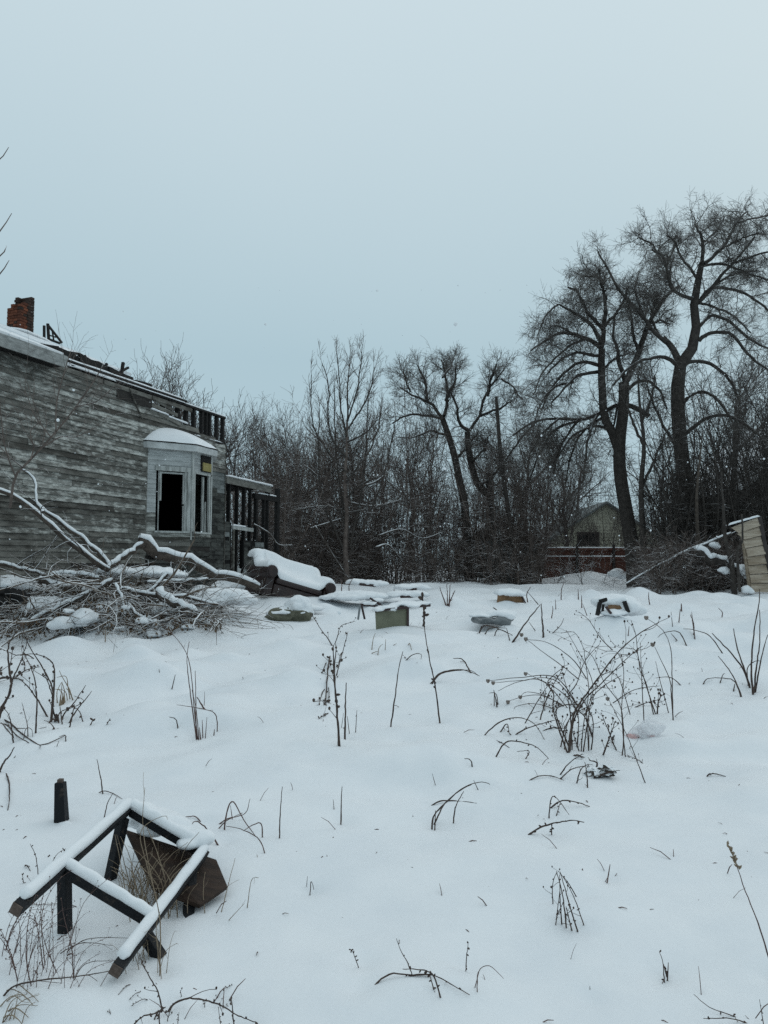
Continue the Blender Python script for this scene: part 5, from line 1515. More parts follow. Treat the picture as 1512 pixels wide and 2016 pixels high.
# ------------------------------------------------------------------ foreground: black chair frame on its side
CA, CB, CC, CD_, CE, CF = [np.array(q) for q in ((-1.307, 2.72, .325), (-1.272, 3.019, .351), (-1.206, 3.575, .399), (-.838, 3.548, .205), (-.903, 2.993, .156), (-.939, 2.694, .130))]
CN = np.array([.457, -.13, .88])
chair = empty('wrecked_chair', (float(CB[0]), float(CB[1]), float(gz(CB[0], CB[1]))), 'wrecked black wooden chair frame with snow on its rails, bottom left', 'chair')
WB = 0.042
def cbar(a, b, nm, w=WB, h=WB, m_='black_paint'):
    return MB().bar(a, b, w, h, up=tuple(CN)).build(nm, m_, chair, bevel=0.003)
cbar(CA, CC, 'side_rail'); cbar(CF, CD_, 'side_rail')
ex = (CD_ - CC) / np.linalg.norm(CD_ - CC) * (WB / 2 + .001)
cbar(CC + ex, CD_ - ex, 'cross_rail'); cbar(CB + ex, CE - ex, 'cross_rail')
ey = (CC - CA) / np.linalg.norm(CC - CA)
for e_ in (CA, CF):
    MB().bar(e_ - ey * .004, e_ - ey * .0005, WB * .97, WB * .97, up=tuple(CN)).build('cut_end', 'end_wood', chair)
zl = np.array([0, 0, -1.0])
def leg(top, px, dd, w=.042):
    b = P(px[0], px[1], dd)
    b = b + (b - top) * 0.35
    cbar(top - CN * (WB / 2 + .001), b, 'leg', w, w)
leg(CB + ey * .03, (129, 1826), 3.06)
leg(CC - ey * .05 + ex * .5, (216, 1738), 3.52)
leg(CE - ey * .05, (310, 1872), 2.93, .040)
leg(CD_ - ey * .06 - ex * 1.2, (372, 1800), 3.27, .04)
q = [P(247, 1640, 3.60), P(424, 1699, 3.60), P(446, 1752, 3.42), P(392, 1789, 3.27), P(300, 1754, 3.33)]
bd = MB()
nrm = np.cross(q[1] - q[0], q[3] - q[0]); nrm /= np.linalg.norm(nrm)
q2 = [p - nrm * .018 for p in q]
bd.add([tuple(p) for p in q + q2], [(0, 1, 2, 3, 4), (9, 8, 7, 6, 5)] + [(i, 5 + i, 5 + (i + 1) % 5, (i + 1) % 5) for i in range(5)])
bd.build('seat_board', 'brown_board', chair, bevel=0.002)
sn = MB()
up_ = CN * (WB / 2)
for a, b, w_, t_, sd_ in ((CA + ey * .03, CC + ey * .02, .049, .032, 1), (CF + ey * .03, CD_ + ey * .02, .047, .028, 2), (CB, CE, .047, .028, 3), (CC, CD_, .056, .040, 4)):
    # snow sits on top of the tilted bars
    sn.add(*snow_ridge(a + np.array([0, 0, .020]) + CN * .004, b + np.array([0, 0, .020]) + CN * .004, w_, t_, 40, 9, seed=sd_, drop=0.004))
sn.build('snow_cap', 'snow_roof', chair, smooth=True)
snow_blob('snow_mound', [(P(270, 1598, 3.72), (.10, .08, .05), 0), (P(330, 1622, 3.66), (.12, .08, .045), 0), (P(385, 1650, 3.58), (.09, .07, .04), 0), (P(300, 1612, 3.76), (.18, .12, .05), -.5)], chair, .012)
# loose leg standing in the snow
gp = G(124, 1617)
lg = empty('chair_leg', gp, 'loose black chair leg standing upright in the snow', 'chair leg')
p0, p1 = P(124, 1630, gp[1]), P(119, 1540, gp[1])
mb = MB()
w0, w1 = 30 * gp[1] / FPX * .82, 20 * gp[1] / FPX * .85
mb.hexa([p0 + (-w0 / 2, -w0 / 2, -.1), p0 + (w0 / 2, -w0 / 2, -.1), p0 + (w0 / 2, w0 / 2, -.1), p0 + (-w0 / 2, w0 / 2, -.1), p1 + (-w1 / 2, -w1 / 2, 0), p1 + (w1 / 2, -w1 / 2, 0), p1 + (w1 / 2, w1 / 2, 0), p1 + (-w1 / 2, w1 / 2, 0)])
mb.build('shaft', 'black_paint', lg, bevel=.004)
MB().box(p1 + (0, 0, .008), (.028, .028, .02)).build('dowel', 'end_wood', lg, bevel=.003)
snow_blob('snow_heap', [(gp + np.array([.02, -.03, -.012]), (.05, .035, .022), 0)], lg, .008)

# ------------------------------------------------------------------ dry weeds
def weed(label, stems, m='weed', w=3.2, name='dry_weed', seed=0, spread=0.12, twig=0, buds=0, bud_r=1.5, group=None, heads=(), head_r=6, head_m=None, thin=1.0):
    """stems: strings of photograph pixels, the first point rooted in the snow"""
    rg = np.random.default_rng(seed + 900)
    root = None
    bb = MB()
    for st in stems:
        ww = w
        if ':' in st: st, ww = st.split(':'); ww = float(ww)
        q = [tuple(map(float, p.split(','))) for p in st.split()]
        g = G(*q[0])
        if root is None:
            root = empty(name, g, label, 'weed', group)
            first = g
        HOLLOWS.append((g[0], g[1]))
        d0 = g[1]
        pts = []
        dr = rg.uniform(-spread, spread)
        for i, (x, y) in enumerate(q):
            d = d0 + dr * i / max(1, len(q) - 1)
            p = P(x, y, d)
            if p[2] < gz(p[0], p[1]) - 0.004 and i > 0:
                p = G(x, y); p = p + np.array([0, 0, .002])
            pts.append(p)
        pts[0] = pts[0] + np.array([0, 0, -0.05])
        n = 4 + 4 * len(q) if len(q) > 2 else 6
        a = resample(np.array(pts), n)
        r0 = ww * 0.40 * thin * d0 / FPX
        if n > 6:
            jt = rg.normal(0, r0 * 0.18, a.shape); jt[0] = 0
            a = a + jt
        r = r0 * np.linspace(1.1, 0.38, n) * (1 + rg.normal(0, .07, n))
        so_ = MB().tube(a, r, 5).build('stem', m, root, True)
        L = np.linalg.norm(np.diff(a, axis=0), axis=1).sum()
        ends = a[-1:]
        if twig:
            c, rr = sprout(a[None], r[None], twig, 0.25, (25, 60), (L * .10, L * .28), 0.5, 4, 0.12, -0.01, rg, tip=False, rmin=r0 * .35)
            V_, F_ = tubes_np(c, rr, 4)
            tw_ = MB().add(V_, [tuple(f) for f in F_]).build('twigs', m, so_, True)
            tw_['kind'] = 'stuff'
            ends = c[:, -1]
        if buds:
            for t in rg.uniform(0.3, 1.0, buds):
                i = min(int(t * (n - 1)), n - 2)
                c = a[i] + (a[i + 1] - a[i]) * rg.uniform(0, 1)
                dv_ = rg.normal(0, 1, 3); dv_ /= np.linalg.norm(dv_)
                rb_ = r0 * bud_r
                bb.tube([c, c + dv_ * rb_ * 1.2, c + dv_ * rb_ * 2.4, c + dv_ * rb_ * 3.2], [rb_ * .3, rb_ * .85, rb_ * .8, rb_ * .2], 5)
            for e_ in (ends if twig else []):
                bb.tube([e_, e_ + (0, 0, r0 * 1.5), e_ + (0, 0, r0 * 2.5)], [r0 * .8, r0 * 1.2, r0 * .4], 5)
    if bb.v:
        bo_ = bb.build('buds', m, root, True); bo_['kind'] = 'stuff'
    for (x, y) in heads:
        d = first[1] + rg.uniform(-.1, .1)
        c = P(x, y, d); rh = head_r * .5 * d / FPX
        hb = MB()
        hb.tube([c - (0, 0, rh * 1.1), c - (0, 0, rh * .6), c, c + (0, 0, rh * .7), c + (0, 0, rh * .95)], [rh * .3, rh * .8, rh, rh * .85, rh * .5], 9)
        hb.build('seed_head', head_m or m, root, True)
    return root

def scroll(stems, ox, oy, s):
    """crop coordinates to photograph pixels"""
    out = []
    for st in stems:
        t = st.split(':')
        out.append(' '.join('%.1f,%.1f' % (ox + float(p.split(',')[0]) / s, oy + float(p.split(',')[1]) / s) for p in t[0].split()) + (':' + t[1] if len(t) > 1 else ''))
    return out

# big tangled weed right of centre (crop 900,1160 at 2.47)
weed('largest tangled weed clump with long stems, right of centre', scroll((
    '540,790 560,640 600,550 680,440 780,310 880,220 980,160:6', '545,780 565,650 620,540 700,460 800,360 900,275:5', '560,770 550,600 540,520 580,460 620,350 690,270:4',
    '640,770 630,600 640,480 620,330 615,290 570,210 505,215:3', '600,780 620,620 660,500 640,400 560,250 530,200:3', '545,790 470,600 470,510 440,450 520,380:5', '560,770 480,590 600,560:5',
    '800,800 810,700 790,560 720,460 660,330 610,290:3.5', '820,810 800,600 810,400 780,310 720,300 650,275:3', '845,600 790,440 740,400 700,370:3', '970,600 910,440 880,330 870,230 845,150:3.5',
    '960,610 920,460 890,400 870,300 780,280 745,250:3', '780,300 700,240 640,150 590,110:3', '910,640 900,500 890,260:3', '640,760 640,560:3', '700,800 770,640:5', '785,780 720,650 700,600:4', '600,780 560,690:4',
    '970,600 980,540 1010,505:5', '800,580 900,560 985,535:4', '740,540 860,490 985,470:3', '925,935 880,850 830,720 780,620 720,500:3', '935,845 880,830 830,810:2.6', '660,700 620,620 560,560 510,400:4', '610,780 650,560 700,480 800,420:4',
    '400,620 440,520 500,410 520,370:4', '320,640 400,530 460,440:3.5', '460,620 470,520:4', '410,600 430,500:3.5', '520,780 530,680 560,600:4', '580,760 590,640 560,540:4', '650,760 660,640 610,530:4', '500,760 530,660 600,560:4'), 900, 1160, 2.47), 'weed', 4, seed=1, spread=.35, twig=8, buds=3, bud_r=1.0, thin=.85)
weed('weed with pale globe seed heads bending left from the largest clump', scroll((
    '600,560 480,430 300,430 160,445:3', '600,560 470,440 300,445 185,455:2.6', '580,540 480,480 360,420 340,410:2.6', '560,560 420,520 330,520 250,545:2.6', '560,570 430,520 340,500 310,520:2.6', '590,600 400,560 300,570 275,588:2.6',
    '620,440 520,380 410,300 340,245:2.6', '640,430 560,340 440,260 330,245:2.6', '560,580 420,450 300,450 200,495:2.6'), 900, 1160, 2.47), 'weed', 2.8, seed=2, spread=.2,
    heads=[(900 + x / 2.47, 1160 + y / 2.47) for x, y in ((150, 445), (175, 455), (333, 410), (247, 548), (307, 524), (277, 588), (313, 221), (334, 242), (732, 532))], head_r=8, head_m='seed')
weed('tall weed stems with two globe heads right of the largest clump', scroll(('1050,630 1040,500 1030,430 960,280:3', '1050,635 1045,450 1040,300 1000,200 920,140:3', '1035,600 985,440 965,350:2.4', '1100,458 1040,430 965,432:2.6'), 900, 1160, 2.47), 'weed', 3, seed=3,
    heads=[(900 + 951 / 2.47, 1160 + 268 / 2.47), (900 + 920 / 2.47, 1160 + 138 / 2.47)], head_r=9, head_m='seed')
weed('bowed weed stems lying left of the foot of the largest clump', scroll(('110,705 200,650 290,625 370,650 425,740:3.5', '180,800 230,750 290,740 380,765 445,825:4', '245,712 330,680 480,635:4', '135,700 200,745 255,778:3', '370,705 440,685 530,678:5', '310,820 350,790 290,790:3', '200,685 240,655 255,710:3.5', '270,690 340,735:3'), 900, 1160, 2.47), 'weed', 3.5, seed=4, buds=4, bud_r=1)
weed('dark matted root clump with snow at the foot of the largest weed', scroll(('295,935 380,915 450,915 520,935:3.5', '470,920 550,880 620,860:4', '480,900 540,850 610,800:3.5', '575,935 600,880 640,850:4', '635,970 630,900 620,840:4', '540,790 580,810 620,825:6', '640,900 700,900 770,885:6', '650,880 680,850 640,830:6'), 900, 1160, 2.47), 'weed', 4, seed=5, twig=3)
gp = P(900 + 690 / 2.47, 1160 + 895 / 2.47, float(G(900 + 690 / 2.47, 1160 + 905 / 2.47)[1]))
rc = empty('root_ball', gp, 'dark knobbly root ball with snow below the largest weed clump', 'root')
bm = bmesh.new(); bmesh.ops.create_icosphere(bm, subdivisions=4, radius=1, matrix=Matrix.Translation(gp) @ Matrix.Diagonal((.10, .07, .055, 1)))
crumple(bm.verts, .045, 16, 2); crumple(bm.verts, .02, 50, 2)
me = bpy.data.meshes.new('root_mass'); bm.to_mesh(me); bm.free(); me.materials.append(M['bark_snowy']); o = bpy.data.objects.new('root_mass', me); COL.objects.link(o); adopt(o, rc)
weed('forked dark shoots standing at the right edge', scroll(('1440,505 1430,380 1445,200 1470,60 1470,0:5', '1440,500 1455,380 1470,260 1472,100:4.5', '1430,480 1400,400 1360,280 1345,190:5', '1425,470 1380,370 1240,215:5', '1445,500 1480,330 1512,220:4', '1420,470 1410,390 1450,350 1480,350:3.5'), 900, 1160, 2.47), 'weed', 4.5, seed=6)
weed('bent brown stalks beside the forked shoots at right', scroll(('1390,520 1340,420 1270,325:4', '1385,525 1350,450 1290,432 1235,432:3.5', '1185,460 1210,440 1240,432:3', '1340,490 1350,460:4', '1270,460 1290,420 1300,410:3'), 900, 1160, 2.47), 'weed', 3.5, seed=7)
weed('arched weed stem behind the globe-headed weed', scroll(('1300,310 1230,230 1160,200 1100,192:3', '1120,270 1080,210 1010,210 975,235:3', '1085,250 1040,215:3', '1158,250 1150,180 1140,110:2.4', '1050,190 1040,110:2.2'), 900, 1160, 2.47), 'weed', 3, seed=8)
weed('sharply folded weed stalk between plastic sheet and crate', scroll(('260,260 330,170 405,75:5', '420,228 415,160 408,70:5', '430,225 500,180 518,140:2.6', '390,200 350,160:2.4', '260,250 240,190:3', '405,75 340,10:2.4', '160,70 200,110 230,190:2.4'), 900, 1160, 2.47), 'weed', 4, seed=9)
weed('nest of dark stalks under the grey plastic sheet', scroll(('100,210 130,180 180,185 250,215:3.5', '130,215 160,190 240,190:3', '180,220 200,195 270,230:3', '110,205 120,180 150,178:3'), 900, 1160, 2.47), 'weed', 3, seed=10)
weed('small broken twig lying on open snow at right', scroll(('1200,908 1230,905 1305,912:4', '1215,890 1235,905:2.6'), 900, 1160, 2.47), 'weed', 3, seed=11)
for i_, (st_, lab) in enumerate((('1160,250 1150,200 1138,120:2.4', 'thin stalk beside the arched stem behind the globe heads'), ('830,220 836,180:3', 'stub of a stalk below the dark crate'), ('1090,112 1090,70:5', 'thick short stub in the snow right of the crate'),
        ('480,95 478,50:2.6', 'short stalk right of the folded weed stalk'), ('606,90 605,30:3', 'upright stalk just left of the dark crate'), ('635,125 610,70:2.4', 'leaning stalk at the left foot of the crate'), ('590,50 588,0:3', 'distant stalk left of the crate at the tree line'))):
    weed(lab, scroll((st_,), 900, 1160, 2.47), 'weed_red', 2.6, seed=120 + i_)
weed('dry flower tuft leaning left of the globe-headed weed', scroll(('195,560 185,520 178,490:4', '200,555 190,510 155,505:3', '180,560 180,500:3'), 900, 1160, 2.47), 'weed', 3, seed=13)

# centre (crop 560,1200 at 3.436)
weed('tall hanging-branched weed standing at centre left', scroll(('375,905 355,680 335,450 330,240:6', '370,900 350,600 340,400 350,260 345,240:5', '335,240 290,190 250,140 190,40:3', '330,230 305,330 290,450 285,560 265,720:4', '335,300 280,370 245,470:2.6', '310,470 260,560 232,650:2.6', '300,540 270,620 262,760:2.4',
    '345,670 290,710 230,748:3', '345,440 390,300 430,150:3', '335,230 360,180 385,110 480,80:2.4', '410,280 385,300 360,400:3', '290,450 300,550 300,640:2.4'), 560, 1200, 3.436), 'weed', 3.6, seed=20, twig=2, buds=5, bud_r=1.3)
weed('straight dark twig right beside the hanging-branched weed', scroll(('410,860 412,700 418,495:5.5', '445,840 425,720:2.4', '480,820 490,680:2.4', '460,720 490,710:3', '380,800 400,700:2'), 560, 1200, 3.436), 'weed', 4, seed=21)
weed('thin stalk with a folded top at centre', scroll(('715,785 745,620 770,420 800,285:4', '800,285 820,330:4', '800,340 860,310 920,300 925,340:3'), 560, 1200, 3.436), 'weed', 3.4, seed=22,)
weed('tallest single stalk with a spiky seed head at centre', scroll(('1055,755 1020,520 975,310 945,110 942,0:4',), 560, 1200, 3.436) + ['834,1232 835,1212 833,1190 832,1172:6'], 'weed', 4, seed=23, buds=7, bud_r=1.4)
weed('bowed stalk behind the tallest single stalk', scroll(('975,495 1040,440 1130,410 1220,410 1320,450:4', '985,500 1060,435 1240,410 1310,445:3', '1280,430 1240,390 1215,345:5', '1240,350 1200,335 1140,330:3.5'), 560, 1200, 3.436), 'weed', 3.4, seed=24)
weed('dry stalks poking from the mound before the olive panel', scroll(('590,260 600,200 615,160:2.4', '630,300 640,260 665,235:2.4', '570,280 600,300 630,290:3', '680,270 685,200:2.2', '690,240 760,230:2.4', '820,255 845,230 860,280:2.6'), 560, 1200, 3.436), 'weed_tan', 2.4, seed=25)
weed('two thin upright stalks alone on open snow', scroll(('382,1425 385,1300 390,1195:4', '345,1390 330,1285:2.6'), 560, 1200, 3.436), 'weed', 3, seed=26)
weed('crossed arching stems on the snow at centre', scroll(('935,1320 1040,1300 1130,1293 1300,1312:4', '1000,1460 1010,1400 1110,1290 1220,1200 1330,1165 1390,1182:4', '995,1440 1080,1320 1180,1230 1270,1180:4', '1135,1440 1160,1330 1215,1230:4', '1015,1485 1022,1360:4', '1325,1200 1280,1155:2.6', '1040,1325 1090,1300:3'), 560, 1200, 3.436), 'weed', 4, seed=27)
weed('tiny curled stalk on the snow ridge at centre right', scroll(('1280,1060 1260,1020 1220,1010:4',), 560, 1200, 3.436), 'weed', 3, seed=28)
weed('hair-thin stalk in the hollow left of the curled stalk', scroll(('1030,1170 1000,1110:2',), 560, 1200, 3.436), 'weed', 3, seed=29)

# lower right (crop 560,1640 at 1.588)
weed('drooping dark weed tuft in the lower right snow', scroll(('925,300 890,220 862,120:4', '885,295 870,200 850,120:4', '868,290 862,200 860,130:3.4', '842,295 855,230 862,170:3', '945,280 905,200 862,122:3', '920,180 890,160 860,125:3', '840,210 838,165 850,125:3', '905,295 880,230:4', '840,245 870,220:3', '935,260 880,255:3'), 560, 1640, 1.588), 'weed', 3, seed=30, twig=2, buds=3, bud_r=1)
weed('tan grass stalk with a feathery seed head at the right edge', ['1530,1925 1500,1840 1470,1760 1450,1705:4.5'], 'weed_red', 4.5, seed=31, buds=0)
weed('flattened dark stem with curling sprigs at the bottom centre', scroll(('240,478 320,445 400,452 465,450 550,500 580,515:4.5', '330,445 400,450 460,452:6', '495,500 470,455 440,430 370,425:4.5', '480,490 455,445:4.5', '415,445 385,405 365,370 350,330:3'), 560, 1640, 1.588), 'weed', 4, seed=32, buds=5, bud_r=1)
weed('upright sprig with small buds at the bottom centre', scroll(('565,412 570,380 575,340:3',), 560, 1640, 1.588), 'weed', 3, seed=33, buds=6, bud_r=1.3)
weed('thin bent stalk right of the budded sprig', scroll(('605,495 605,440 640,415 685,455:3', '585,475 608,435:3', '600,480 607,440:2.4'), 560, 1640, 1.588), 'weed_red', 2.8, seed=34)
weed('tiny budded sprig left of the flattened stem', scroll(('240,400 215,375 208,365:2.6',), 560, 1640, 1.588), 'weed', 2.6, seed=35, buds=6, bud_r=1.5)
weed('little reddish grass blade tuft at lower right', scroll(('1005,138 1018,98:4', '1010,135 1040,128:3', '985,150 1015,130:2'), 560, 1640, 1.588), 'weed_red', 3, seed=36)
weed('small dark sprig near the bottom right', scroll(('1188,448 1183,405 1172,372:3', '1200,430 1185,410:4', '1195,440 1200,405:4'), 560, 1640, 1.588), 'weed', 3, seed=37, buds=2)
weed('dark spreading sprig in the bottom right corner', scroll(('1520,585 1400,578 1330,545 1280,505:3.4', '1520,590 1420,585 1310,580:3.6', '1500,575 1485,520:2.6', '1450,600 1405,570:3', '1512,595 1440,575:3'), 560, 1640, 1.588), 'weed', 3.2, seed=38, buds=4, bud_r=1.2)
weed('single short stalk in the snow near the bottom', scroll(('955,515 955,488:3',), 560, 1640, 1.588), 'weed', 3, seed=39)
weed('small inverted-vee stalk in the open snow', scroll(('80,178 83,152 92,178:3', '68,150 72,135:2'), 560, 1640, 1.588), 'weed', 2.6, seed=40)
# (crop 900,1440 at 2.47)
weed('folded stalks over a bowed twig in the right foreground', scroll(('443,412 465,315 545,405:3.4', '465,425 500,350:3.4', '410,372 500,340 570,342 645,375:4.5'), 900, 1440, 2.47), 'weed', 3.6, seed=41, buds=4, bud_r=1)
weed('dark knobbly twig lying below the folded stalks', scroll(('298,498 400,470 510,438 570,432 618,442:5', '458,485 460,455:4'), 900, 1440, 2.47), 'weed', 4.4, seed=42, buds=7, bud_r=1)

# left side (crop 0,1230 at 6.873)
weed('dark thorny bramble canes at the left edge', scroll(('-60,1300 10,1180 80,1020 140,900 145,740 110,500 110,300 150,210 220,80:7', '150,780 180,720 280,500 330,350 370,220:4', '-40,1280 0,1150 100,980 150,830:5', '-100,720 40,715 140,715:6', '145,710 240,690 340,620 440,590 540,570:3.4',
    '690,1290 710,900 640,700 540,520 450,380 370,240:5', '700,1280 740,720 710,520 600,430 470,395 340,400 210,410:4', '480,1460 500,1100 480,800 420,580 330,410:4.5', '690,1260 500,1000 300,760 180,730:4', '770,1250 710,1110 720,1000 690,900 600,640:4.5', '500,450 380,410 220,410 120,370 -30,300:3', '330,420 330,600 310,750 190,730:3', '110,330 0,400 -60,420:3', '120,480 20,600 -20,700:4'), 0, 1230, 6.873), 'weed', 3.4, seed=50, spread=.3, twig=3, buds=3, bud_r=.8, name='bramble')
weed('dark bent canes lying at the left edge below the bramble', scroll(('-60,1200 100,1320 300,1480 540,1645 700,1590 880,1500:4.5', '-40,1260 100,1370 220,1500 390,1605:4', '190,1560 140,1300 100,1190 40,1120:3.6', '0,1240 80,1400 190,1540:4', '885,1560 885,1500 800,1540:3', '740,1630 800,1570:2.4', '380,1510 370,1350 295,1055:2.6', '310,1550 350,1410 430,1420 440,1530:2.2'), 0, 1230, 6.873), 'weed', 3.6, seed=51, twig=2)
weed('tan dead grass tuft on a small mound at left', scroll(('800,1070 830,900 840,770:3', '790,1060 770,920 830,780:3', '850,1060 870,900 840,780:3', '960,990 920,850 890,700 770,712:3', '1000,1000 940,880 850,720 800,620:3', '870,1060 840,920 760,870:3', '920,1000 880,900 720,870:2.4', '1010,1020 950,920 900,860:4', '820,1075 820,960:6', '840,1070 850,950:6', '880,1050 870,940:5'), 0, 1230, 6.873), 'weed_tan', 3, seed=52)
weed('fan of bare twigs right of the tan tuft at left', scroll(('800,1260 900,1160 1000,1060 1160,820:4', '905,1300 1040,1150 1140,1030 1240,900:4', '930,1365 980,1220 1010,1080:4', '855,1350 810,1100:3.6', '810,1330 800,1200 950,1130 1140,1035 1000,960:3', '1145,1310 1080,1180 1000,1110:3.4', '620,1340 690,1290 780,1280:4', '780,1405 700,1350 600,1290:3', '1200,1335 1260,1280:4', '1410,1335 1490,1265:3', '730,1300 770,1250 790,1330:7'), 0, 1230, 6.873), 'weed', 3.4, seed=53, buds=2)
weed('short dark branch at the left edge above the loose leg', scroll(('-60,1985 60,1850 110,1800 190,1660:6', '110,1800 215,1775:3', '30,1890 90,2050 130,2200 110,2520:4', '60,1990 -30,1900:3'), 0, 1230, 6.873), 'weed', 5, seed=54)
# tall stalk clump left of centre (crop 0,1180 at 2.7)
weed('tall thin stalks in a tan grass clump left of centre', scroll(('1048,735 1020,560 995,340 1005,225:3.4', '1055,735 1035,600 1005,330 940,210 860,130:3', '1045,730 1040,500 1038,380:3.4', '1060,740 1045,600 1020,480:2.6', '1155,690 1145,610 1060,580 940,560:2.6', '1080,730 1075,640:3', '1090,735 1100,625:2.4', '1135,720 1140,690:4', '1110,590 1060,540 1045,520:5', '1085,560 1088,490:2', '1070,740 1060,680:4'), 0, 1180, 2.7), 'weed_red', 3, seed=55)
weed('short bent stalk on the hummock left of the tall stalks', scroll(('950,675 935,640 900,625:3.4',), 0, 1180, 2.7), 'weed', 3, seed=56)
weed('short stalk leaning right on the snow above the hummock', scroll(('910,470 932,400:3',), 0, 1180, 2.7), 'weed', 3, seed=130)
weed('short stalk leaning left on the snow above the hummock', scroll(('862,440 845,370:3',), 0, 1180, 2.7), 'weed', 3, seed=131)
weed('single leaning stalk above the wrecked chair', scroll(('550,1025 535,950 515,850:3.6', '545,1160 570,1090 598,1035:3.4', '485,1025 540,1020 600,1035 650,1065:2.6'), 0, 1180, 2.7), 'weed', 3.2, seed=57)
weed('brown folded stems right of the wrecked chair', scroll(('1195,1215 1200,1160 1235,1075 1300,1180 1355,1255:4', '1120,1190 1200,1170 1300,1140 1330,1060:3.4', '1395,1255 1385,1190 1300,1225:4', '1130,1210 1200,1180 1290,1135:3.4', '1240,1150 1225,1095:2.6', '1420,1345 1380,1280 1290,1225 1200,1205:3', '1180,1285 1100,1220 1035,1180 1005,1225:4.5', '1090,1180 1040,1165 955,1165:3.6'), 0, 1180, 2.7), 'weed_red', 3.6, seed=58)
weed('thin upright stalk alone between chair and centre', scroll(('1485,1275 1490,1130 1500,995:3.6',), 0, 1180, 2.7), 'weed', 3.4, seed=59)
weed('tiny dry tuft in front of the brush pile', scroll(('560,225 560,150:3', '560,190 530,140:2', '560,190 600,130:2', '565,170 580,120:2', '555,180 545,130:2'), 0, 1180, 2.7), 'weed_tan', 3, seed=60, twig=4)
# grass and weeds round the chair (crop 0,1480 at 2.7)
weed('dead grass growing up through the wrecked chair', scroll(('850,1160 850,900 800,650 760,400 770,190:3', '700,880 650,640 610,440:2.6', '900,870 880,700 830,520 780,400:3.4', '870,860 860,700 760,560 680,500:2.6', '780,820 720,700 690,560 640,450:3', '830,820 850,650 900,560 1000,480:2.6', '760,800 800,640 870,540:3', '880,860 840,720 740,600:3', '950,860 930,760 880,640 800,540:3', '720,780 700,640 720,500:2.4', '800,850 880,700 950,600 1020,560:2.6', '860,1150 830,950 850,850:3', '1160,860 1210,720 1250,565:2.6', '1000,870 1000,780 1050,700:2.6', '1100,870 1080,760 1090,640:2.6', '1190,860 1300,805:2', '1310,825 1335,690 1375,670:2.6', '1400,610 1365,560:3', '880,850 780,600 750,420 870,340 890,360:3', '820,820 740,690 660,600:3', '900,850 900,700 960,620:3'), 0, 1480, 2.7), 'weed_tan', 2.8, seed=61, spread=.2, twig=1)
rq = random.Random(4)
weed('matted tan grass tuft under the wrecked chair', ['%d,%d %d,%d %d,%d:%.1f' % (x, y, x + dx * .5 + rq.uniform(-8, 8), y - h * .6, x + dx, y - h + rq.uniform(0, 18), rq.uniform(1.6, 2.8)) for x, y, dx, h in [(rq.uniform(245, 345), rq.uniform(1740, 1800), rq.uniform(-55, 55), rq.uniform(30, 110)) for _ in range(80)]], 'weed_tan', 2.4, seed=161, spread=.15)
weed('thin grey weed stalks below the left rail of the wrecked chair', ['%d,%d %d,%d %d,%d:%.1f' % (x, y, x + dx * .4, y - h * .6, x + dx, y - h, rq.uniform(1.4, 2.2)) for x, y, dx, h in [(rq.uniform(0, 150), rq.uniform(1850, 1960), rq.uniform(-10, 90), rq.uniform(60, 150)) for _ in range(30)]], 'weed_red', 2.0, seed=162, twig=4, buds=4, bud_r=1.2)
weed('thin stalks and grass by the front leg of the wrecked chair', ['%d,%d %d,%d %d,%d:%.1f' % (x, y, x + dx * .4, y - h * .6, x + dx, y - h, rq.uniform(1.4, 2.4)) for x, y, dx, h in [(rq.uniform(255, 330), rq.uniform(1880, 1925), rq.uniform(-40, 40), rq.uniform(30, 80)) for _ in range(14)]], 'weed_tan', 2.0, seed=163, twig=2)
weed('fine budded weed arching left of the wrecked chair', scroll(('180,1220 140,1100 150,900 190,760:3', '240,1150 210,1000 180,860:3', '250,1130 220,900 260,760 330,660:2.6', '325,1145 250,1050 210,900:2.6', '110,1200 60,1080 0,940:3', '105,1145 40,1050 0,990:3', '20,1060 60,950 150,800 180,720:3.4', '0,1020 80,930 150,820:2.6', '395,1170 380,1040 345,900 330,830:3', '480,825 380,825 180,825:2.4'), 0, 1480, 2.7), 'weed_red', 2.6, seed=62, twig=5, buds=5, bud_r=1.0)
weed('long dark stem lying before the wrecked chair', scroll(('-40,1290 60,1255 180,1220 400,1195 620,1160:4.5', '250,1050 420,1020 600,1030:2.4', '300,1050 450,1000 700,990:2.4', '380,1180 450,1130 620,1110:2.4', '-20,1225 150,1240 330,1250:2.6'), 0, 1480, 2.7), 'weed', 3, seed=63, twig=1)
weed('tan flattened grass tuft in the bottom left corner', scroll(('-20,1270 80,1260 150,1300 205,1350:3.4', '-20,1290 100,1290 180,1350:3', '0,1330 80,1370 150,1440:4', '-30,1310 60,1300 120,1330:3.4', '0,1400 60,1330 140,1290:3', '100,1440 140,1370 190,1330:3', '-20,1350 60,1400 120,1450:4', '60,1430 90,1320 100,1270:3', '-20,1240 60,1270 160,1330:3', '30,1440 80,1360 200,1360:3', '-30,1420 100,1340 210,1290:3'), 0, 1480, 2.7), 'weed_tan', 3.4, seed=64, twig=1)
weed('budded sprigs behind the left rail of the wrecked chair', scroll(('210,640 190,560 160,490:2.4', '200,640 150,620 130,610:2.4', '240,610 300,550 350,515:2.4', '270,590 260,560:3', '150,700 125,690 120,650:2.4'), 0, 1480, 2.7), 'weed', 2.4, seed=65, buds=6, bud_r=1.3)
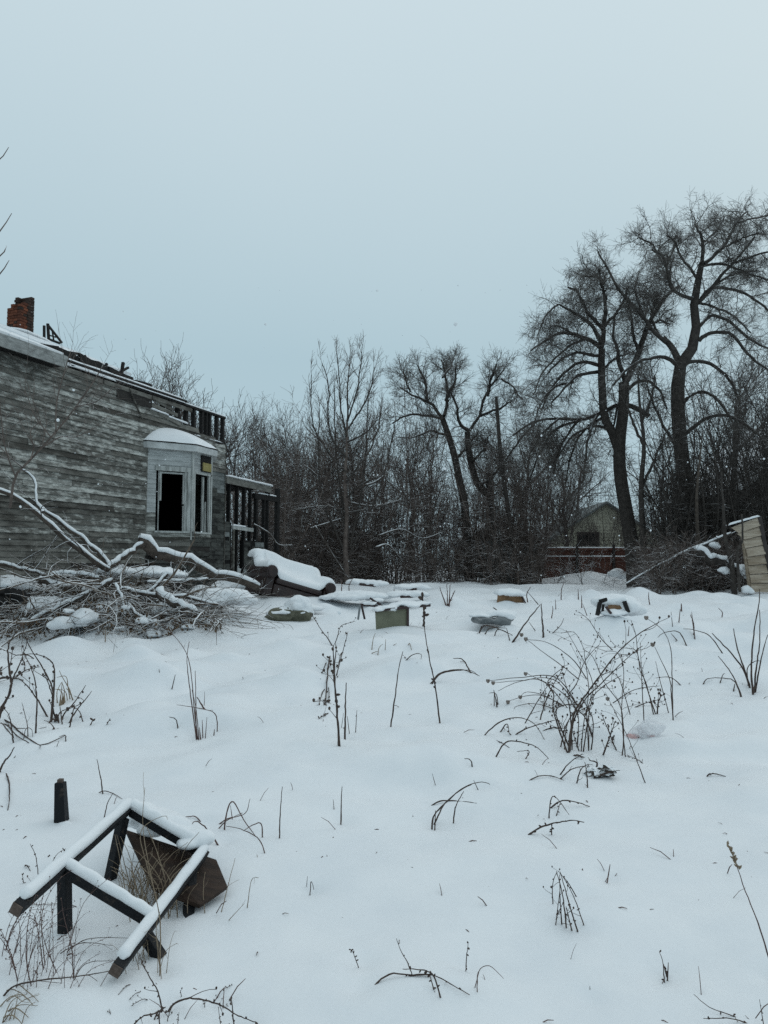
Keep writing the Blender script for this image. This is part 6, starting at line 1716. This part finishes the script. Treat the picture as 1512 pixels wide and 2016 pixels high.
# (crop 200,1840 at 4.2)
weed('spreading budded weed at the bottom left of centre', scroll(('520,590 470,480 420,390 340,250 310,150:4', '520,590 580,590 690,530 780,530 900,555 1000,590 1130,670 1290,745:5', '170,740 320,690 440,650 530,600:4.5', '400,740 450,680 530,610:4.5', '490,740 480,640 530,600:4', '510,740 560,650 590,590:3.4', '900,545 980,480 1065,435:2.4', '1100,740 1085,640 1072,520:4', '430,400 310,500 230,560:2.4', '460,490 360,550 240,600:2.4', '330,350 230,440 140,500:2.4', '140,700 60,640:2.4', '620,740 640,640:2.4', '690,510 650,460:3', '860,600 850,565:3', '1000,730 965,600:2.4', '1150,575 1030,600:2'), 200, 1840, 4.2), 'weed', 3, seed=66, twig=3, buds=4, bud_r=1)
# scattered small stalks over the far snow
k = 0
for (x, y, h, lab) in ((672, 1165, 26, 'short stalk on the far snow between sofa and boards'), (690, 1172, 34, 'pair-less thin stalk right of the sofa'), (880, 1192, 42, 'small forked shrub stub left of the cardboard box'), (1040, 1185, 30, 'thin stalk right of the cardboard box'),
                   (1085, 1215, 22, 'tiny stalk in mid snow under the red fence'), (1335, 1225, 26, 'stalk in the snow right of the crate'), (1420, 1215, 18, 'short stalk near the right tree line'), (1105, 1180, 34, 'upright stalk at the tree line below the red fence'),
                   (775, 1180, 28, 'twig between the snowy boards'), (1365, 1250, 40, 'slim stalk in the right middle snow'), (1280, 1190, 24, 'thin stalk by the right tree line')):
    st = ['%d,%d %d,%d %d,%d:3' % (x, y, x + rnd.randint(-3, 3), y - h // 2, x + rnd.randint(-6, 6), y - h)]
    if 'forked' in lab: st += ['%d,%d %d,%d:4' % (x, y, x - 14, y - 34), '%d,%d %d,%d:4' % (x, y, x + 16, y - 30), '%d,%d %d,%d:4' % (x + 4, y + 2, x + 6, y - 40)]
    weed(lab, st, 'weed_red', 3, seed=80 + k, twig=2 if 'forked' in lab else 0); k += 1
# the feathery seed head of the tan stalk
gp = G(1530, 1925)
sh = MB()
rg = np.random.default_rng(3)
for i in range(34):
    t = rg.uniform(0, 1)
    c = P(1455 - 25 * t, 1712 - 54 * t, gp[1])
    dv_ = np.array([rg.normal(0, .5), rg.normal(0, .5), .6 + rg.uniform(0, .6)]); dv_ /= np.linalg.norm(dv_)
    L_ = .016 * (1.2 - .4 * t)
    sh.tube([c, c + dv_ * L_ * .5, c + dv_ * L_], [.0015, .004, .0008], 5)
tag(sh.build('seed_head', 'weed_tan', None, True), 'feathery brown seed head of the stalk at the right edge', 'seed head')

# ------------------------------------------------------------------ falling snow
rg = np.random.default_rng(5)
fl = MB()
ico = [(0, 0, 1), (.89, 0, .45), (.28, .85, .45), (-.72, .53, .45), (-.72, -.53, .45), (.28, -.85, .45), (.72, .53, -.45), (-.28, .85, -.45), (-.89, 0, -.45), (-.28, -.85, -.45), (.72, -.53, -.45), (0, 0, -1)]
icf = [(0, 1, 2), (0, 2, 3), (0, 3, 4), (0, 4, 5), (0, 5, 1), (1, 6, 2), (2, 7, 3), (3, 8, 4), (4, 9, 5), (5, 10, 1), (6, 7, 2), (7, 8, 3), (8, 9, 4), (9, 10, 5), (10, 6, 1), (11, 7, 6), (11, 8, 7), (11, 9, 8), (11, 10, 9), (11, 6, 10)]
for i in range(330):
    d = 3.0 + 17 * rg.uniform() ** 0.7
    x = rg.uniform(-300, 1812); y = rg.uniform(560, 1300)
    p = P(x, y, d)
    if p[2] < 1.0: continue
    r = rg.uniform(.004, .012)
    fl.add([p + np.array(v) * r * rg.uniform(.7, 1.3, 3) for v in ico], icf)
flo = fl.build('snowflakes', 'snow_roof', None, True)
flo['kind'] = 'stuff'; tag(flo, 'sparse snowflakes falling through the air', 'snow')

# ------------------------------------------------------------------ little melt hollows round the stems, fine grass litter
co = np.empty(len(ground.data.vertices) * 3, np.float32)
ground.data.vertices.foreach_get('co', co)
co = co.reshape(-1, 3)
hr = np.random.default_rng(9)
done = []
for hx, hy in HOLLOWS:
    if any((hx - p) ** 2 + (hy - q) ** 2 < .02 for p, q in done): continue
    done.append((hx, hy))
    rr = hr.uniform(.035, .07) + .004 * hy
    sel = np.nonzero((np.abs(co[:, 0] - hx) < rr * 3) & (np.abs(co[:, 1] - hy) < rr * 3))[0]
    q = np.exp(-((co[sel, 0] - hx) ** 2 + (co[sel, 1] - hy) ** 2) / rr ** 2)
    co[sel, 2] -= hr.uniform(.012, .03) * q
ground.data.vertices.foreach_set('co', co.ravel())
ground.data.update()
lt = MB()
for i in range(420):
    yy = 2.4 + 16 * hr.uniform() ** 1.6
    xx = hr.uniform(-.58, .58) * (yy + .6)
    zz = float(gz(xx, yy))
    L_ = hr.uniform(.006, .05) if hr.uniform() < .8 else hr.uniform(.05, .13)
    a_ = hr.uniform(0, 6.28); up_z = hr.uniform(0, .5) if L_ < .05 else hr.uniform(.4, 1.5)
    v = np.array([math.cos(a_), math.sin(a_), up_z]); v /= np.linalg.norm(v)
    p0 = np.array([xx, yy, zz - .004]); p1 = p0 + v * L_ * .5 + (0, 0, .002); p2 = p0 + v * L_ + np.array([0, 0, -.15 * L_])
    r_ = hr.uniform(.0007, .0019) * (1 + .12 * yy)
    lt.tube([p0, p1, p2], [r_, r_, r_ * .5], 4)
lo2 = lt.build('grass_litter', 'weed_red', None, True)
lo2['kind'] = 'stuff'; tag(lo2, 'tiny grass tips and stalk litter sprinkled over the snow', 'litter')
